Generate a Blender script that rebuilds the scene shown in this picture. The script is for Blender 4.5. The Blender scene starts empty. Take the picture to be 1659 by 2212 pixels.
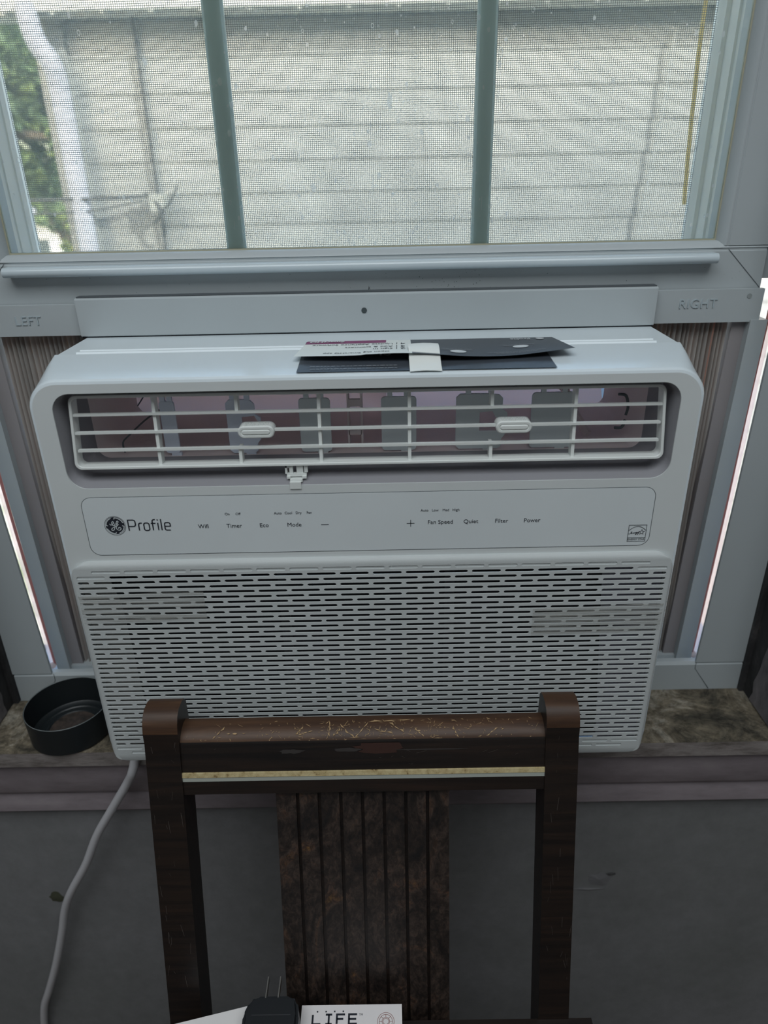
import bpy, bmesh, math, random
from mathutils import Vector, Matrix, noise
random.seed(7)
C = bpy.context.scene.collection
SC = bpy.context.scene
PI = math.pi

# ------------------------------------------------------------------ camera
cam_d = bpy.data.cameras.new('camera'); cam = bpy.data.objects.new('camera', cam_d); C.objects.link(cam)
SC.camera = cam
F_PX, PITCH, ROLL, YAW = 1544.71, math.radians(25.6887), math.radians(-1.24513), math.radians(-.36739)
cam_d.sensor_fit = 'VERTICAL'; cam_d.sensor_height = 24.0; cam_d.lens = 24.0*F_PX/2212
fwd = Vector((math.sin(YAW)*math.cos(PITCH), math.cos(YAW)*math.cos(PITCH), -math.sin(PITCH)))
r0 = Vector((math.cos(YAW), -math.sin(YAW), 0)); u0 = r0.cross(fwd)
rt = math.cos(ROLL)*r0 + math.sin(ROLL)*u0; up = rt.cross(fwd)
M = Matrix((rt, up, -fwd)).transposed().to_4x4(); M.translation = Vector((.0145, -.5, 1.22))
cam.matrix_world = M
cam_d.clip_start = .02; cam_d.clip_end = 200
cam_d.dof.use_dof = True; cam_d.dof.focus_distance = .60; cam_d.dof.aperture_fstop = 3.6

# ------------------------------------------------------------------ world, sun, lamps, exposure
w = bpy.data.worlds.new('sky'); SC.world = w; w.use_nodes = True
nt = w.node_tree; bg = nt.nodes['Background']
sky = nt.nodes.new('ShaderNodeTexSky'); sky.sky_type = 'NISHITA'; sky.sun_disc = False
sky.sun_elevation = math.radians(30); sky.sun_rotation = math.radians(200); sky.air_density = 1.2; sky.dust_density = 3.0
nt.links.new(sky.outputs[0], bg.inputs[0]); bg.inputs[1].default_value = .95
sd = bpy.data.lights.new('sun', 'SUN'); sd.energy = 8.5; sd.angle = math.radians(1.0); sd.color = (1, .97, .92)
so = bpy.data.objects.new('sun', sd); C.objects.link(so)
so.rotation_euler = Vector((.80, -.52, .55)).to_track_quat('Z', 'Y').to_euler()
def area(name, loc, target, sx, sy, power, col):
    l = bpy.data.lights.new(name, 'AREA'); l.shape = 'RECTANGLE'; l.size = sx; l.size_y = sy; l.energy = power; l.color = col
    o = bpy.data.objects.new(name, l); C.objects.link(o); o.location = loc
    o.rotation_euler = (Vector(loc)-Vector(target)).to_track_quat('Z', 'Y').to_euler()
    return o
# soft area light added as room fill, unseen above and behind the camera
area('room_fill', (-.1, -1.00, 2.44), (-.1, -.95, 0), 2.0, 1.2, 25, (.92, .97, 1.0))
SC.view_settings.view_transform = 'Standard'; SC.view_settings.look = 'None'
SC.view_settings.gamma = 1; SC.view_settings.use_curve_mapping = False
SC.view_settings.exposure = 0.0

# ------------------------------------------------------------------ materials
def newmat(name):
    m = bpy.data.materials.new(name); m.use_nodes = True
    return m, m.node_tree, m.node_tree.nodes['Principled BSDF']
def setp(b, col=None, rough=None, metal=None, spec=None, trans=None):
    if col is not None: b.inputs['Base Color'].default_value = (*col, 1)
    if rough is not None: b.inputs['Roughness'].default_value = rough
    if metal is not None: b.inputs['Metallic'].default_value = metal
    if spec is not None: b.inputs['Specular IOR Level'].default_value = spec
def coords(nt, scale=(1,1,1)):
    t = nt.nodes.new('ShaderNodeTexCoord'); mp = nt.nodes.new('ShaderNodeMapping')
    mp.inputs['Scale'].default_value = scale
    nt.links.new(t.outputs['Object'], mp.inputs['Vector']); return mp
def noisen(nt, mp, scale, detail=4, rough=.6, dist=0):
    n = nt.nodes.new('ShaderNodeTexNoise'); n.inputs['Scale'].default_value = scale
    n.inputs['Detail'].default_value = detail; n.inputs['Roughness'].default_value = rough
    n.inputs['Distortion'].default_value = dist
    nt.links.new(mp.outputs['Vector'], n.inputs['Vector']); return n
def ramp(nt, src, stops):
    r = nt.nodes.new('ShaderNodeValToRGB'); e = r.color_ramp.elements
    while len(e) < len(stops): e.new(.5)
    for k, (p, c) in enumerate(stops): e[k].position = p; e[k].color = (*c, 1)
    nt.links.new(src, r.inputs['Fac']); return r
def bump(nt, b, src, strength, dist=.001):
    bp = nt.nodes.new('ShaderNodeBump'); bp.inputs['Strength'].default_value = strength; bp.inputs['Distance'].default_value = dist
    nt.links.new(src, bp.inputs['Height']); nt.links.new(bp.outputs['Normal'], b.inputs['Normal'])
def mixm(nt, blend, a, bcol, fac):
    m = nt.nodes.new('ShaderNodeMix'); m.data_type = 'RGBA'; m.blend_type = blend
    if hasattr(fac, 'links') : nt.links.new(fac, m.inputs[0])
    else: m.inputs[0].default_value = fac
    for k, v in ((6, a), (7, bcol)):
        if isinstance(v, tuple): m.inputs[k].default_value = (*v, 1)
        else: nt.links.new(v, m.inputs[k])
    return m.outputs[2]
def plain(name, col, rough=.5, metal=0, spec=.5, grain=0, gscale=900):
    m, nt, b = newmat(name); setp(b, col, rough, metal, spec)
    if grain:
        mp = coords(nt); n = noisen(nt, mp, gscale, 2)
        bump(nt, b, n.outputs['Fac'], grain, .0004)
        n2 = noisen(nt, mp, 6, 3)
        c = ramp(nt, n2.outputs['Fac'], [(.3, tuple(x*.94 for x in col)), (.7, col)])
        nt.links.new(c.outputs['Color'], b.inputs['Base Color'])
    return m
def wood(name, c1, c2, c3, scale=(2, 40, 40), rough=.38):
    m, nt, b = newmat(name); mp = coords(nt, scale)
    n = noisen(nt, mp, 3.0, 6, .65, .6)
    r = ramp(nt, n.outputs['Fac'], [(.3, c1), (.52, c2), (.75, c3)])
    nt.links.new(r.outputs['Color'], b.inputs['Base Color']); setp(b, rough=rough, spec=.4)
    bump(nt, b, n.outputs['Fac'], .12, .001); return m
M_acw = plain('white_plastic', (.72, .80, .84), .22, 0, .5, .10)
M_face = plain('fascia_plastic', (.65, .69, .69), .45, 0, .4, .10)
M_acm = plain('matte_white_plastic', (.55, .585, .585), .5, 0, .4, .2)
M_panel = plain('panel_plastic', (.68, .735, .75), .32, 0, .5, .06)
M_vinyl = plain('white_vinyl', (.46, .505, .52), .32, 0, .5, .06)
M_vinyl2 = plain('vinyl_track', (.95, .90, .81), .45, 0, .4, .05)
M_emb = plain('embossed_vinyl', (.42, .49, .52), .4)
M_bright = plain('pink_white_channel', (.92, .84, .83), .4)
M_recess = plain('shaded_recess_plastic', (.27, .27, .29), .6, 0, .3, .15)  # darker than the fascia plastic: the recess shade is put into the colour
M_gloss = plain('glossy_vinyl', (.56, .64, .68), .16, 0, .6)
M_louver = plain('louver_plastic', (.72, .755, .735), .35, 0, .5)
M_vane = plain('vane_plastic', (.74, .80, .92), .45, 0, .4)
M_duct = plain('duct_foam', (.78, .70, .70), .75, 0, .2, .3, 400)
M_dark = plain('filter_and_gap_black', (.012, .013, .017), .8, 0, .2)
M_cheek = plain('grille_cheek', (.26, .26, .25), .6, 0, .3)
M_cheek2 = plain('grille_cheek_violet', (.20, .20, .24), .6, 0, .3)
M_ink = plain('dark_ink', (.018, .022, .032), .5)
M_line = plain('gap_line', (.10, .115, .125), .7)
M_hole = plain('hole_dark', (.05, .065, .07), .7)
M_chrome = plain('prong_metal', (.6, .58, .55), .3, 1)
M_black = plain('black_plastic', (.012, .014, .017), .42)
M_tin = plain('black_tin', (.012, .016, .018), .42, 0, .5)
M_wire = plain('screen_wire', (.055, .06, .06), .6)
M_cord = plain('cord_pvc', (.50, .50, .52), .5)
M_cardw = plain('white_card', (.84, .81, .81), .75, 0, .2)
M_cardw2 = plain('white_paper', (.84, .82, .81), .8, 0, .2)
M_red = plain('faint_red_ink', (.30, .12, .10), .7)
M_scr = plain('scratched_wood', (.42, .28, .14), .7)
M_magenta = plain('magenta_ink', (.24, .045, .15), .45)
M_leafw = plain('leaflet_white', (.80, .86, .84), .4)
M_leafd = plain('leaflet_slate', (.055, .065, .08), .35)
M_white_ink = plain('white_ink', (.62, .66, .68), .5)
M_roof = plain('grey_roof', (.30, .30, .31), .8)
M_farwall = plain('far_house_wall', (.72, .73, .75), .8)
M_down = plain('downspout_paint', (.46, .47, .54), .45)
M_fascia = plain('gutter_paint', (.78, .77, .74), .6)
M_yellow = plain('yellow_light_line', (.95, .62, .13), .6)  # colour of a sunlit edge line
M_greycab = plain('grey_cable', (.08, .08, .08), .7)
M_seal = plain('glazing_bead', (.42, .41, .30), .5)

M_floor = wood('floor_wood', (.05, .03, .02), (.09, .055, .03), (.13, .08, .05), (20, 2, 20))
M_ceil = plain('ceiling_paint', (.80, .80, .80), .9)
M_room = plain('room_wall_paint', (.58, .59, .60), .9)

# chair woods
M_wood = wood('dark_walnut', (.006, .005, .005), (.015, .010, .008), (.028, .016, .011))
M_woodtop = wood('worn_walnut', (.030, .014, .008), (.062, .030, .015), (.11, .056, .028), (3, 30, 30), .48)
m, nt, b = newmat('burl_veneer'); mp = coords(nt, (1, 1, .6))
n1 = noisen(nt, mp, 22, 6, .7, 2.2); n2 = noisen(nt, mp, 220, 3, .7, 1)
r1 = ramp(nt, n1.outputs['Fac'], [(.34, (.006, .005, .005)), (.46, (.020, .013, .010)), (.56, (.040, .027, .021)), (.64, (.060, .032, .020)), (.72, (.120, .062, .018))])
r2 = ramp(nt, n2.outputs['Fac'], [(.4, (.45, .45, .45)), (.62, (1.3, 1.3, 1.3))])
nt.links.new(mixm(nt, 'MULTIPLY', r1.outputs['Color'], r2.outputs['Color'], 1.0), b.inputs['Base Color']); setp(b, rough=.5)
M_burl = m
m, nt, b = newmat('brass_inlay'); mp = coords(nt, (1, 1, 1)); n1 = noisen(nt, mp, 160, 5, .7)
r1 = ramp(nt, n1.outputs['Fac'], [(.32, (.20, .11, .04)), (.40, (.60, .47, .24)), (.6, (.78, .66, .38))])
nt.links.new(r1.outputs['Color'], b.inputs['Base Color']); setp(b, rough=.42, metal=.35)
M_brass = m
M_inlay2 = plain('pale_inlay', (.36, .38, .34), .4)

# wall paint below the window: dull grey, slightly mottled
m, nt, b = newmat('grey_wall_paint'); mp = coords(nt)
n1 = noisen(nt, mp, 3.2, 5, .6, .3); n2 = noisen(nt, mp, 60, 4, .7)
r1 = ramp(nt, n1.outputs['Fac'], [(.3, (.17, .175, .172)), (.7, (.235, .235, .245))])
r2 = ramp(nt, n2.outputs['Fac'], [(.3, (.88, .88, .88)), (.7, (1.05, 1.05, 1.05))])
nt.links.new(mixm(nt, 'MULTIPLY', r1.outputs['Color'], r2.outputs['Color'], 1.0), b.inputs['Base Color']); setp(b, rough=.75, spec=.25)
bump(nt, b, n2.outputs['Fac'], .25, .0015); M_wall = m
m, nt, b = newmat('mauve_trim_paint'); mp = coords(nt, (1, 1, 3)); n1 = noisen(nt, mp, 14, 6, .7)
r1 = ramp(nt, n1.outputs['Fac'], [(.25, (.17, .145, .155)), (.6, (.26, .225, .24)), (.8, (.30, .27, .27))])
nt.links.new(r1.outputs['Color'], b.inputs['Base Color']); setp(b, rough=.6); bump(nt, b, n1.outputs['Fac'], .3, .002); M_trim = m
# weathered sill: grime, bare wood and old paint
m, nt, b = newmat('weathered_sill'); mp = coords(nt, (1.2, 1.3, 1)); n1 = noisen(nt, mp, 13, 9, .74, 1.0); n2 = noisen(nt, mp, 70, 6, .75, .5)
r1 = ramp(nt, n1.outputs['Fac'], [(.32, (.035, .033, .028)), (.43, (.10, .088, .066)), (.53, (.19, .16, .115)), (.64, (.36, .33, .27))])
r2 = ramp(nt, n2.outputs['Fac'], [(.35, (.35, .35, .35)), (.6, (1.15, 1.15, 1.15))])
nt.links.new(mixm(nt, 'MULTIPLY', r1.outputs['Color'], r2.outputs['Color'], .85), b.inputs['Base Color']); setp(b, rough=.85, spec=.2)
bump(nt, b, n2.outputs['Fac'], .8, .002); M_sill = m
m, nt, b = newmat('sill_nose_paint'); mp = coords(nt, (1, 1, 3)); n1 = noisen(nt, mp, 24, 7, .72)
r1 = ramp(nt, n1.outputs['Fac'], [(.3, (.10, .085, .075)), (.5, (.22, .195, .185)), (.75, (.31, .29, .27))])
nt.links.new(r1.outputs['Color'], b.inputs['Base Color']); setp(b, rough=.7); bump(nt, b, n1.outputs['Fac'], .6, .002); M_nose = m
m, nt, b = newmat('peeling_dark_jamb'); mp = coords(nt, (1, 1, .45)); n1 = noisen(nt, mp, 16, 8, .7, .8)
r1 = ramp(nt, n1.outputs['Fac'], [(.42, (.013, .013, .014)), (.55, (.034, .033, .034)), (.64, (.075, .07, .07)), (.72, (.16, .15, .155))])
nt.links.new(r1.outputs['Color'], b.inputs['Base Color']); setp(b, rough=.8); bump(nt, b, n1.outputs['Fac'], .8, .003); M_jamb = m

def translucent(name, col, tint, fac, rough=.5, facgloss=.06):
    m = bpy.data.materials.new(name); m.use_nodes = True; nt = m.node_tree; nt.nodes.clear()
    o = nt.nodes.new('ShaderNodeOutputMaterial'); d = nt.nodes.new('ShaderNodeBsdfDiffuse'); t = nt.nodes.new('ShaderNodeBsdfTranslucent')
    d.inputs[0].default_value = (*col, 1); t.inputs[0].default_value = (*tint, 1)
    mx = nt.nodes.new('ShaderNodeMixShader'); mx.inputs[0].default_value = fac
    nt.links.new(d.outputs[0], mx.inputs[1]); nt.links.new(t.outputs[0], mx.inputs[2]); nt.links.new(mx.outputs[0], o.inputs[0]); return m
M_accord = translucent('accordion_vinyl', (.47, .455, .43), (1.0, .60, .50), .045)
M_orange = translucent('fold_light_ribbon', (.42, .30, .26), (1.0, .45, .30), .5)
M_ductback = translucent('thin_pink_foam', (.6, .52, .52), (1.0, .72, .68), 1.0)
M_ductback2 = translucent('pink_foam', (.74, .67, .66), (1.0, .68, .62), .45)
M_glow = translucent('pink_gap_glow', (.8, .62, .60), (1.0, .84, .83), .9)
m = bpy.data.materials.new('pink_gap_film'); m.use_nodes = True; nt = m.node_tree; nt.nodes.clear()
o = nt.nodes.new('ShaderNodeOutputMaterial'); tl_ = nt.nodes.new('ShaderNodeBsdfTranslucent'); tl_.inputs[0].default_value = (1, .84, .82, 1)
tr = nt.nodes.new('ShaderNodeBsdfTransparent'); tr.inputs[0].default_value = (1, .86, .84, 1); mx = nt.nodes.new('ShaderNodeMixShader'); mx.inputs[0].default_value = .6
nt.links.new(tr.outputs[0], mx.inputs[1]); nt.links.new(tl_.outputs[0], mx.inputs[2]); nt.links.new(mx.outputs[0], o.inputs[0]); M_glow = m
M_tip = translucent('gap_glow_tip', (.95, .88, .86), (1, .9, .88), .4)
M_glow2 = translucent('dull_pink_glow', (.5, .32, .30), (1.0, .50, .45), .35)
m = bpy.data.materials.new('dried_water'); m.use_nodes = True; nt = m.node_tree; nt.nodes.clear()
o = nt.nodes.new('ShaderNodeOutputMaterial'); tl_ = nt.nodes.new('ShaderNodeBsdfTranslucent'); tl_.inputs[0].default_value = (1, 1, .98, 1)
tr = nt.nodes.new('ShaderNodeBsdfTransparent'); a_ = nt.nodes.new('ShaderNodeAddShader'); mx = nt.nodes.new('ShaderNodeMixShader'); mx.inputs[0].default_value = .6
nt.links.new(tr.outputs[0], mx.inputs[1]); nt.links.new(tl_.outputs[0], mx.inputs[2]); nt.links.new(mx.outputs[0], o.inputs[0]); nt.nodes.remove(a_); M_spot = m

m = bpy.data.materials.new('window_glass'); m.use_nodes = True; nt = m.node_tree; nt.nodes.clear()
o = nt.nodes.new('ShaderNodeOutputMaterial'); tr = nt.nodes.new('ShaderNodeBsdfTransparent'); gl = nt.nodes.new('ShaderNodeBsdfGlossy')
df = nt.nodes.new('ShaderNodeBsdfTranslucent'); df.inputs[0].default_value = (.85, .95, .90, 1)
tr.inputs[0].default_value = (.95, .985, .965, 1); gl.inputs['Roughness'].default_value = .02
fr = nt.nodes.new('ShaderNodeFresnel'); fr.inputs[0].default_value = 1.45
mx = nt.nodes.new('ShaderNodeMixShader'); mx2 = nt.nodes.new('ShaderNodeMixShader')
mp = coords(nt); ng = noisen(nt, mp, 5, 3, .5); rg = ramp(nt, ng.outputs['Fac'], [(.35, (.08, .08, .08)), (.7, (.15, .15, .15))])
nt.links.new(rg.outputs['Color'], mx2.inputs[0]); nt.links.new(tr.outputs[0], mx2.inputs[1]); nt.links.new(df.outputs[0], mx2.inputs[2])
nt.links.new(fr.outputs[0], mx.inputs[0]); nt.links.new(mx2.outputs[0], mx.inputs[1]); nt.links.new(gl.outputs[0], mx.inputs[2]); nt.links.new(mx.outputs[0], o.inputs[0])
M_glass = m
# clear wrinkled packing tape
m = bpy.data.materials.new('clear_tape'); m.use_nodes = True; nt = m.node_tree; b = nt.nodes['Principled BSDF']; o = nt.nodes['Material Output']
setp(b, (.50, .51, .48), .22); tr = nt.nodes.new('ShaderNodeBsdfTransparent'); mx = nt.nodes.new('ShaderNodeMixShader')
mp = coords(nt, (3, 1, 200)); n1 = noisen(nt, mp, 3, 3, .6, .4); r1 = ramp(nt, n1.outputs['Fac'], [(.44, (.02, .02, .02)), (.58, (.50, .50, .50))])
nt.links.new(r1.outputs['Color'], mx.inputs[0]); nt.links.new(tr.outputs[0], mx.inputs[1]); nt.links.new(b.outputs[0], mx.inputs[2]); nt.links.new(mx.outputs[0], o.inputs[0])
bump(nt, b, n1.outputs['Fac'], .5, .001); M_tape = m
# siding
m, nt, b = newmat('siding_paint'); mp = coords(nt); n1 = noisen(nt, mp, 2.5, 4, .6)
r1 = ramp(nt, n1.outputs['Fac'], [(.3, (.30, .30, .285)), (.7, (.36, .36, .34))]); nt.links.new(r1.outputs['Color'], b.inputs['Base Color']); setp(b, rough=.7); M_siding = m
m, nt, b = newmat('tree_leaves'); mp = coords(nt); n1 = noisen(nt, mp, 3.0, 3, .6)
r1 = ramp(nt, n1.outputs['Fac'], [(.35, (.045, .075, .035)), (.55, (.12, .17, .06)), (.72, (.34, .40, .12))]); nt.links.new(r1.outputs['Color'], b.inputs['Base Color']); setp(b, rough=.6); M_leaf = m
M_bark = plain('bark', (.10, .08, .06), .9)
m, nt, b = newmat('lawn'); mp = coords(nt); n1 = noisen(nt, mp, 2.5, 5, .7)
r1 = ramp(nt, n1.outputs['Fac'], [(.4, (.16, .19, .10)), (.6, (.42, .42, .36))]); nt.links.new(r1.outputs['Color'], b.inputs['Base Color']); setp(b, rough=.95); M_lawn = m

# ------------------------------------------------------------------ helpers
def me_obj(name, me, mat, parent=None, smooth=False):
    o = bpy.data.objects.new(name, me); C.objects.link(o)
    if mat:
        me.materials.clear()
        for x in (mat if isinstance(mat, (list, tuple)) else [mat]): me.materials.append(x)
    if parent: o.parent = parent; o.matrix_parent_inverse = Matrix.Translation(-wl(parent))
    if smooth:
        for p in me.polygons: p.use_smooth = True
    return o
def wl(o):
    v = Vector(o.location)
    if o.parent: pass
    return v if not o.parent else Vector((0, 0, 0)) + ROOTLOC.get(o.name, Vector((0, 0, 0)))
ROOTLOC = {}
def obj(name, bm, mat, parent=None, smooth=False, bevel=0, seg=2):
    if bevel:
        bmesh.ops.bevel(bm, geom=[e for e in bm.edges if len(e.link_faces) == 2 and e.calc_face_angle(0) > .5], offset=bevel, segments=seg, affect='EDGES', profile=.6, clamp_overlap=True)
    bmesh.ops.recalc_face_normals(bm, faces=bm.faces)
    me = bpy.data.meshes.new(name); bm.to_mesh(me); bm.free()
    o = me_obj(name, me, mat, parent)
    if smooth or bevel:
        for p in me.polygons: p.use_smooth = True
        try: me.set_sharp_from_angle(angle=math.radians(35))
        except Exception: pass
    return o
def thing(name, label, cat, loc, group=None, kind=None):
    o = bpy.data.objects.new(name, None); C.objects.link(o); o.location = loc; o.empty_display_size = .05
    if label: o['label'] = label
    if cat: o['category'] = cat
    if group: o['group'] = group
    if kind: o['kind'] = kind
    return o
def tag(o, label=None, cat=None, group=None, kind=None):
    for k, v in (('label', label), ('category', cat), ('group', group), ('kind', kind)):
        if v: o[k] = v
    return o
def box(bm, x0, x1, y0, y1, z0, z1):
    vs = [bm.verts.new((x, y, z)) for z in (z0, z1) for y in (y0, y1) for x in (x0, x1)]
    for f in ((0, 1, 3, 2), (4, 6, 7, 5), (0, 4, 5, 1), (2, 3, 7, 6), (0, 2, 6, 4), (1, 5, 7, 3)): bm.faces.new([vs[i] for i in f])
    return vs
def bx(*a):
    bm = bmesh.new(); box(bm, *a); return bm
def prism_x(bm, pts, x0, x1):
    a = [bm.verts.new((x0, y, z)) for y, z in pts]; b_ = [bm.verts.new((x1, y, z)) for y, z in pts]; n = len(pts)
    bm.faces.new(a); bm.faces.new(b_[::-1])
    for i in range(n): bm.faces.new((a[i], b_[i], b_[(i+1) % n], a[(i+1) % n]))
def prism_z(bm, pts, z0, z1):
    a = [bm.verts.new((x, y, z0)) for x, y in pts]; b_ = [bm.verts.new((x, y, z1)) for x, y in pts]; n = len(pts)
    bm.faces.new(a); bm.faces.new(b_[::-1])
    for i in range(n): bm.faces.new((a[i], b_[i], b_[(i+1) % n], a[(i+1) % n]))
def rrect(x0, x1, z0, z1, r, n=8):
    p = []
    for cx, cz, a0 in ((x1-r, z1-r, 0), (x0+r, z1-r, 90), (x0+r, z0+r, 180), (x1-r, z0+r, 270)):
        for k in range(n+1):
            a = math.radians(a0+90*k/n); p.append((cx+r*math.cos(a), cz+r*math.sin(a)))
    return p
def loft(bm, loops, close=True, cap0=False, cap1=False):
    L = [[bm.verts.new(v) for v in lp] for lp in loops]; n = len(L[0])
    for a, b_ in zip(L, L[1:]):
        for i in range(n if close else n-1): bm.faces.new((a[i], a[(i+1) % n], b_[(i+1) % n], b_[i]))
    if cap0: bm.faces.new(L[0])
    if cap1: bm.faces.new(L[-1][::-1])
    return L
def xz(pts, y): return [(x, y, z) for x, z in pts]
def tube(bm, pts, r, n=10, cap=True):
    pts = [Vector(p) for p in pts]; rings = []
    nrm = None
    for i, p in enumerate(pts):
        t = (pts[min(i+1, len(pts)-1)]-pts[max(i-1, 0)]).normalized()
        if nrm is None: nrm = t.orthogonal().normalized()
        nrm = (nrm - t*nrm.dot(t)).normalized(); bn = t.cross(nrm)
        rr = r[i] if isinstance(r, (list, tuple)) else r
        rings.append([p+rr*(math.cos(2*PI*k/n)*nrm+math.sin(2*PI*k/n)*bn) for k in range(n)])
    loft(bm, rings, cap0=cap, cap1=cap)
def spline(pts, n=8):
    pts = [Vector(p) for p in pts]; out = []
    for i in range(len(pts)-1):
        p0, p1, p2, p3 = pts[max(i-1, 0)], pts[i], pts[i+1], pts[min(i+2, len(pts)-1)]
        for k in range(n):
            t = k/n; out.append(.5*((2*p1)+(-p0+p2)*t+(2*p0-5*p1+4*p2-p3)*t*t+(-p0+3*p1-3*p2+p3)*t**3))
    out.append(pts[-1]); return out
def plate(name, outer, holes, y0, y1, mat, parent, bevel=.0, res=2):
    """flat plate in the XZ plane with holes, front at y0, back at y1"""
    cu = bpy.data.curves.new('tmp', 'CURVE'); cu.dimensions = '2D'; cu.fill_mode = 'BOTH'
    cu.extrude = (y1-y0)/2-bevel; cu.bevel_depth = bevel; cu.bevel_resolution = res; cu.offset = -bevel
    for lp in [outer]+holes:
        s = cu.splines.new('POLY'); s.points.add(len(lp)-1); s.use_cyclic_u = True
        for q, (x, z) in zip(s.points, lp): q.co = (x, z, 0, 1)
    t = bpy.data.objects.new('tmp', cu); C.objects.link(t); dg = bpy.context.evaluated_depsgraph_get()
    me = bpy.data.meshes.new_from_object(t.evaluated_get(dg)); bpy.data.objects.remove(t); bpy.data.curves.remove(cu)
    me.name = name; me.transform(Matrix.Translation((0, (y0+y1)/2, 0)) @ Matrix.Rotation(PI/2, 4, 'X'))
    o = me_obj(name, me, mat, parent)
    if bevel:
        for p in me.polygons: p.use_smooth = True
        try: me.set_sharp_from_angle(angle=math.radians(40))
        except Exception: pass
    return o
def text_mesh(s, size, ext=.00012, align='CENTER', space=1.0, off=0.0):
    cu = bpy.data.curves.new('tmp', 'FONT'); cu.body = s; cu.size = size; cu.align_x = align; cu.align_y = 'CENTER'; cu.extrude = ext
    cu.space_character = space; cu.resolution_u = 3; cu.offset = off
    t = bpy.data.objects.new('tmp', cu); C.objects.link(t); dg = bpy.context.evaluated_depsgraph_get()
    me = bpy.data.meshes.new_from_object(t.evaluated_get(dg)); bpy.data.objects.remove(t); bpy.data.curves.remove(cu); return me
def text(name, s, size, mat, parent, mtx, ext=.00012, align='CENTER', space=1.0, label=None, off=0.0):
    me = text_mesh(s, size, ext, align, space, off); me.name = name; me.transform(mtx)
    o = me_obj(name, me, mat, parent)
    if label: o['label'] = label
    return o
def front(x, y, z, rot=0): return Matrix.Translation((x, y, z)) @ Matrix.Rotation(PI/2, 4, 'X') @ Matrix.Rotation(rot, 4, 'Z')
def strokes(bm, lines, wd, thick=.0002, cyc=False):
    """flat ribbons in local XY with square thickness along local Z"""
    for ln in lines:
        pts = [Vector((p[0], p[1])) for p in ln]; n = len(pts); L = []; R = []
        closed = (pts[0]-pts[-1]).length < 1e-6
        if closed: pts = pts[:-1]; n -= 1
        for i in range(n):
            a = pts[(i-1) % n] if closed else pts[max(i-1, 0)]; c = pts[(i+1) % n] if closed else pts[min(i+1, n-1)]
            d1 = (pts[i]-a).normalized() if (pts[i]-a).length > 0 else (c-pts[i]).normalized()
            d2 = (c-pts[i]).normalized() if (c-pts[i]).length > 0 else d1
            t = (d1+d2); t = t.normalized() if t.length > 1e-6 else d1
            k = 1/max(.5, t.dot(d1)); nn = Vector((-t.y, t.x))*wd/2*k
            L.append(bm.verts.new((*(pts[i]+nn), thick))); R.append(bm.verts.new((*(pts[i]-nn), thick)))
        for i in range(n if closed else n-1):
            j = (i+1) % n; bm.faces.new((R[i], R[j], L[j], L[i]))
def arcp(cx, cy, r, a0, a1, n=12, ry=None):
    ry = ry or r
    return [(cx+r*math.cos(math.radians(a0+(a1-a0)*k/n)), cy+ry*math.sin(math.radians(a0+(a1-a0)*k/n))) for k in range(n+1)]
def smooth2(pts, n=6): return [(v.x, v.y) for v in spline([(p[0], p[1], 0) for p in pts], n)]

# ================================================================== SETTING
FZ = .07
def struct(name, bm, mat, label=None, bevel=0):
    o = obj(name, bm, mat, None, bevel=bevel); o['kind'] = 'structure'
    if label: o['label'] = label
    return o
struct('floor', bx(-1.9, 1.9, -2.7, .06, FZ-.05, FZ), M_floor, 'dark wooden floor boards under the chair')
struct('ceiling', bx(-1.9, 1.9, -2.7, .2, 2.5, 2.55), M_ceil, 'plain white ceiling')
struct('wall_left', bx(-1.95, -1.9, -2.7, .2, FZ, 2.5), M_room, 'plain left wall of the room')
struct('wall_right', bx(1.9, 1.95, -2.7, .2, FZ, 2.5), M_room, 'plain right wall of the room')
struct('wall_back', bx(-1.95, 1.95, -2.75, -2.7, FZ, 2.5), M_room, 'plain wall behind the camera')
bm = bmesh.new()
box(bm, -1.95, 1.95, .058, .24, FZ-.05, .688); box(bm, -1.95, -.47, .058, .24, .688, 2.5); box(bm, .47, 1.95, .058, .24, .688, 2.5); box(bm, -.47, .47, .058, .24, 2.1, 2.5)
wf = struct('wall_front', bm, M_wall, 'dull grey plaster wall under and around the window')
# scuffs and chips in the wall paint
def blob(name, cx, cz, rx, rz, mat, y=.0573, seed=0, parent=None):
    bm = bmesh.new(); n = 26; c = bm.verts.new((cx, y-.0006, cz)); vs = []
    for k in range(n):
        a = 2*PI*k/n; q = 1+.45*noise.noise(Vector((math.cos(a)*1.6, math.sin(a)*1.6, seed*3.1)))
        vs.append(bm.verts.new((cx+rx*q*math.cos(a), y+.0006, cz+rz*q*math.sin(a))))
    for k in range(n): bm.faces.new((c, vs[k], vs[(k+1) % n]))
    return obj(name, bm, mat, parent)
M_chipl = plain('chip_pale', (.165, .165, .172), .8); M_chipd = plain('chip_dark', (.05, .05, .05), .8); M_chipm = plain('chip_mid', (.155, .155, .16), .8)
blob('paint_chip', .2495, .478, .014, .010, M_chipl, seed=1, parent=wf)['label'] = 'pale oval paint chip'
blob('paint_chip', .262, .487, .006, .0020, M_chipd, y=.0566, seed=2, parent=wf)['label'] = 'small dark chipped edge'
blob('paint_chip', .238, .461, .018, .0022, M_chipm, seed=3, parent=wf)
blob('stain', -.3808, .4612, .009, .0075, plain('stain_green', (.055, .058, .035), .8), seed=6, parent=wf)['label'] = 'small round olive stain'
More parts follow.
